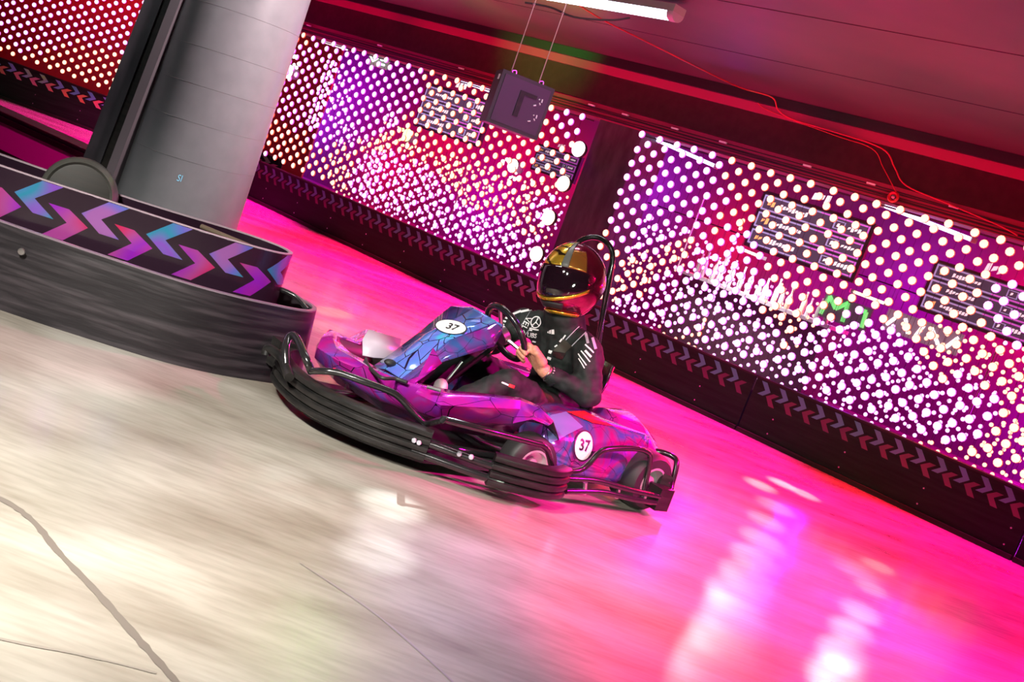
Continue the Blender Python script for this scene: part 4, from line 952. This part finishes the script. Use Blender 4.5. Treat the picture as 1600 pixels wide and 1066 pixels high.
# bracelets on the left wrist
d = (rimL - WR).normalized(); xx = d.orthogonal().normalized(); yy = d.cross(xx)
for t, r, n in ((.0, .036, 16), (.018, .034, 0)):
    c = WR + V((.004, -.002, .002)) + d * t
    mb = MB()
    if n:
        for k in range(n): mb.sphere((c + (xx * math.cos(2 * PI * k / n) + yy * math.sin(2 * PI * k / n)) * r)[:], .0045, seg=8, rings=6)
    else: mb.tube([c + (xx * math.cos(2 * PI * k / 20) + yy * math.sin(2 * PI * k / 20)) * r for k in range(20)], .003, closed=True, seg=8)
    mb.build('bracelet', M['steel'], drv)
mb = MB(); c = WR - d * .028; mb.tube([c + (xx * math.cos(2 * PI * k / 20) + yy * math.sin(2 * PI * k / 20)) * .040 for k in range(20)], .006, closed=True, seg=8); mb.build('cuff', M['ink'], drv)
# shoes
for s in (1, -1):
    mb = MB(); capsule(mb, (.60, .13 * s, .15), (.655, .13 * s, .20), .040, .036); capsule(mb, (.655, .13 * s, .20), (.67, .13 * s, .30), .038, .032)
    o = mb.build('shoe', mat('white_shoe', (.55, .52, .5), .5), drv); remesh(o, .008, 3)
# helmet: shell, visor and trims, turned slightly from the kart axis towards the camera
HC = V((.028, .005, .878)); YAW = math.radians(6); RL = math.radians(9)
hf = V((math.cos(YAW), math.sin(YAW), 0)); hl = V((-math.sin(YAW), math.cos(YAW), 0)); PT = math.radians(-4)
hfz = hf * math.cos(PT) + KU * math.sin(PT); hu = -hf * math.sin(PT) + KU * math.cos(PT)
hl, hu = hl * math.cos(RL) + hu * math.sin(RL), hu * math.cos(RL) - hl * math.sin(RL)
def hp(az, el, k=1.0):
    """helmet surface: az 0 = face direction, el from -90 to 90"""
    ca, sa, ce, se = math.cos(az), math.sin(az), math.cos(el), math.sin(el)
    x, y, z = ca * ce, sa * ce, se
    rx = .172; ry = .147; rz = .182
    P = hfz * (x * rx) + hl * (y * ry) + hu * (z * rz)
    if se < 0:  # chin bar juts, back of the neck tucks in
        q = -se
        P += hfz * (.030 * q * max(0, ca) ** 1.5 * ce * 2) - hfz * (.03 * q * max(0, -ca)) * -1
        P -= (hfz * (x * rx) + hl * (y * ry)) * (.10 * q)
    return HC + P * k
def patch(az0, az1, el0, el1, na, ne, k, elf=None):
    rows = []
    for i in range(ne + 1):
        row = []
        for j in range(na + 1):
            a = az0 + (az1 - az0) * j / na
            e0 = el0(a) if callable(el0) else el0; e1_ = el1(a) if callable(el1) else el1
            row.append(hp(a, e0 + (e1_ - e0) * i / ne, k))
        rows.append(row)
    return rows
gold = mat('gold_swirl_shell', (.7, .45, .05), .22, .75, coat=.5); N, L, b = nodes(gold)
tc = N.new('ShaderNodeTexCoord'); nz = N.new('ShaderNodeTexNoise'); nz.inputs['Scale'].default_value = 7; nz.inputs['Distortion'].default_value = 2.5
wv = N.new('ShaderNodeTexWave'); wv.wave_type = 'RINGS'; wv.inputs['Scale'].default_value = 9; wv.inputs['Distortion'].default_value = 9; wv.inputs['Detail'].default_value = 1
rp = N.new('ShaderNodeValToRGB'); rp.color_ramp.elements[0].position = .16; rp.color_ramp.elements[0].color = (.05, .03, .01, 1); rp.color_ramp.elements[1].position = .34; rp.color_ramp.elements[1].color = (.95, .62, .06, 1)
L.new(tc.outputs['Object'], wv.inputs['Vector']); L.new(wv.outputs['Fac'], rp.inputs[0]); L.new(rp.outputs[0], b.inputs['Base Color'])
goldp = mat('gold_trim', (.95, .60, .05), .22, .8, coat=.4); dark = mat('dark_red_lacquer', (.22, .02, .06), .2, .85, coat=1.0); greys = mat('grey_stripe', (.13, .13, .12), .35); orng = mat('bronze_swirl', (.5, .20, .04), .25, .7, coat=.5)
R = math.radians
rows = patch(-PI, PI, R(-62), R(89.5), 64, 40, 1.0)
helm = MB().grid(rows, smooth=True).build('helmet', dark, drv)
inner = MB().grid(patch(-PI, PI, R(-62), R(-75), 48, 3, .94), smooth=True).build('helmet_lining', M['rubber'], helm)
vt = lambda a: R(19) - R(4) * (abs(a) / R(70)) ** 2
vb = lambda a: R(-28) + R(20) * max(0, (abs(a) / R(72))) ** 2
solid(MB().grid(patch(R(-74), R(74), vb, vt, 30, 14, 1.022)).build('visor', mat('smoked_visor', (.012, .004, .008), .06, coat=1.0), helm), .003, 1)
solid(MB().grid(patch(R(-80), R(19), lambda a: vt(a) + R(1), R(86), 28, 14, 1.012)).build('gold_panel', gold, helm), .002, 1)
solid(MB().grid(patch(R(19), R(33), lambda a: vt(a) + R(1), R(86), 5, 14, 1.014)).build('centre_stripe', greys, helm), .002, 1)
solid(MB().grid(patch(R(33), R(66), lambda a: vt(a) + R(1), R(52), 16, 10, 1.012)).build('bronze_panel', orng, helm), .002, 1)
solid(MB().grid(patch(R(-76), R(76), lambda a: vb(a) - R(5.5), lambda a: vb(a) - R(.3), 34, 3, 1.03)).build('visor_trim', goldp, helm), .004, 1)
solid(MB().grid(patch(R(-85), R(85), R(-58), R(-51), 34, 3, 1.045)).build('chin_trim', goldp, helm), .004, 1)
solid(MB().grid(patch(R(-40), R(40), R(-47), R(-36), 20, 3, 1.02)).build('chin_vent', M['rubber'], helm), .003, 1)
for s in (-1, 1):
    c = hp(R(76) * s, R(8), 1.02); n_ = (c - HC).normalized(); MB().lathe([(0, .010), (.018, .009), (.022, 0), (.022, -.01)], c, n_, seg=20).build('visor_pivot', dark, helm)
bpy.context.view_layer.update()
# ---- prints on the suit
TS = bvh([SUIT])
def bars(name, L_, m=M['white'], lift=.003):
    polys = []
    for x, y, ln, th, ang in L_:
        a = math.radians(ang); ex = (math.cos(a) * ln / 2, math.sin(a) * ln / 2); ey = (-math.sin(a) * th / 2, math.cos(a) * th / 2)
        polys.append([(x - ex[0] - ey[0], y - ex[1] - ey[1]), (x + ex[0] - ey[0], y + ex[1] - ey[1]), (x + ex[0] + ey[0], y + ex[1] + ey[1]), (x - ex[0] + ey[0], y - ex[1] + ey[1])])
    return dpoly(name, polys, TS, m, SUIT, lift, 4)
bars('shoulder_stripe', [(822, 486, 17, 3.2, -12), (808, 489, 13, 3.2, -22), (794, 494, 12, 3.2, -38)])
bars('shoulder_stripe', [(790, 497, 7, 2.6, 20), (787, 502, 8, 2.6, 20), (785, 507, 7, 2.2, 20)])
dtext('strap_lettering', 'VELO', 820, 510, 14, 115, TS, M['white'], SUIT, aspect=.95, upang=115, lift=.004)
dpoly('strap_outline', [[(828, 488), (829, 487), (808, 519), (807, 518)], [(842, 497), (843, 498), (821, 524), (820, 523)]], TS, M['grey'], SUIT, .003, 5)
dring('round_emblem', 838, 504, 8.2, 9.2, 20, .84, 1, TS, M['white'], SUIT, .004, rings=2)
dpoly('emblem_star', [[(837.3, 504), (838.7, 504), (841.3, 496), (840.8, 495.8)], [(837.6, 503.4), (838.2, 504.8), (831.5, 508.6), (831.2, 508)], [(838.4, 503.4), (837.8, 504.8), (843.6, 510.6), (844, 510)]], TS, M['white'], SUIT, .004, 3)
dtext('chest_lettering', 'UBS', 832, 524, 9.5, 10, TS, M['white'], SUIT, aspect=.95, bold=.02, lean=12, lift=.004)
bars('chest_print', [(835, 514.5, 15, 2.0, 12), (830, 516, 4, 2, 12), (827, 531.5, 23, 2.2, 17), (824, 542, 15, 2.0, 17), (817, 520, 1.2, 10, 20)])
dpoly('chest_emblem', [[(856, 519), (858, 517), (858, 521), (856.6, 520)], [(859, 516.5), (861.5, 515), (861.5, 521.5), (859, 521)], [(862.5, 515), (866, 514.5), (866.5, 522), (862.5, 521.8)]], TS, M['white'], SUIT, .004, 2)
dtext('strap_lettering', 'VELO', 899, 521, 9, -42, TS, M['grey'], SUIT, aspect=1.15, upang=48 , lift=.004)
dpoly('strap_outline', [[(884, 531), (885, 532), (905, 511), (904, 510)], [(893, 541), (894, 542), (916, 520), (915, 519)]], TS, M['grey'], SUIT, .003, 5)
bars('chest_print', [(882, 527, 7, 2.2, -55), (877, 532, 6, 2.6, -50), (860, 550, 5, 5, 20), (858.5, 560, 6, 4, 20), (869, 541, 5, 2, -35)])
bars('sleeve_stripe', [(917, 529, 16, 4.2, 76), (928, 537, 18, 4.2, 74)], M['grey'])
bars('sleeve_print', [(921, 545, 18, 2.2, 44), (919, 553, 14, 3.4, 48), (915, 557, 22, 1.8, 52), (910, 562, 22, 1.8, 56), (909, 568, 18, 1.5, 60), (924, 548, 10, 1.8, 46)])
bars('thigh_tag', [(789, 600, 11, 2.2, 24)]); bars('thigh_tag_red', [(799, 603.5, 9, 4.5, 20)], mat('red_tag', (.7, .02, .02), .5))
# harness strap and buckle in front of the left chest
dpoly('harness_strap', [[(882, 530), (895, 541), (878, 556), (865, 548)]], TS, mat('olive_webbing', (.035, .034, .024), .6), SUIT, .005, 6)
dpoly('harness_buckle', [[(866, 549), (886, 552), (878, 562), (864, 556)]], TS, mat('buckle', (.01, .01, .01), .2), SUIT, .009, 4)
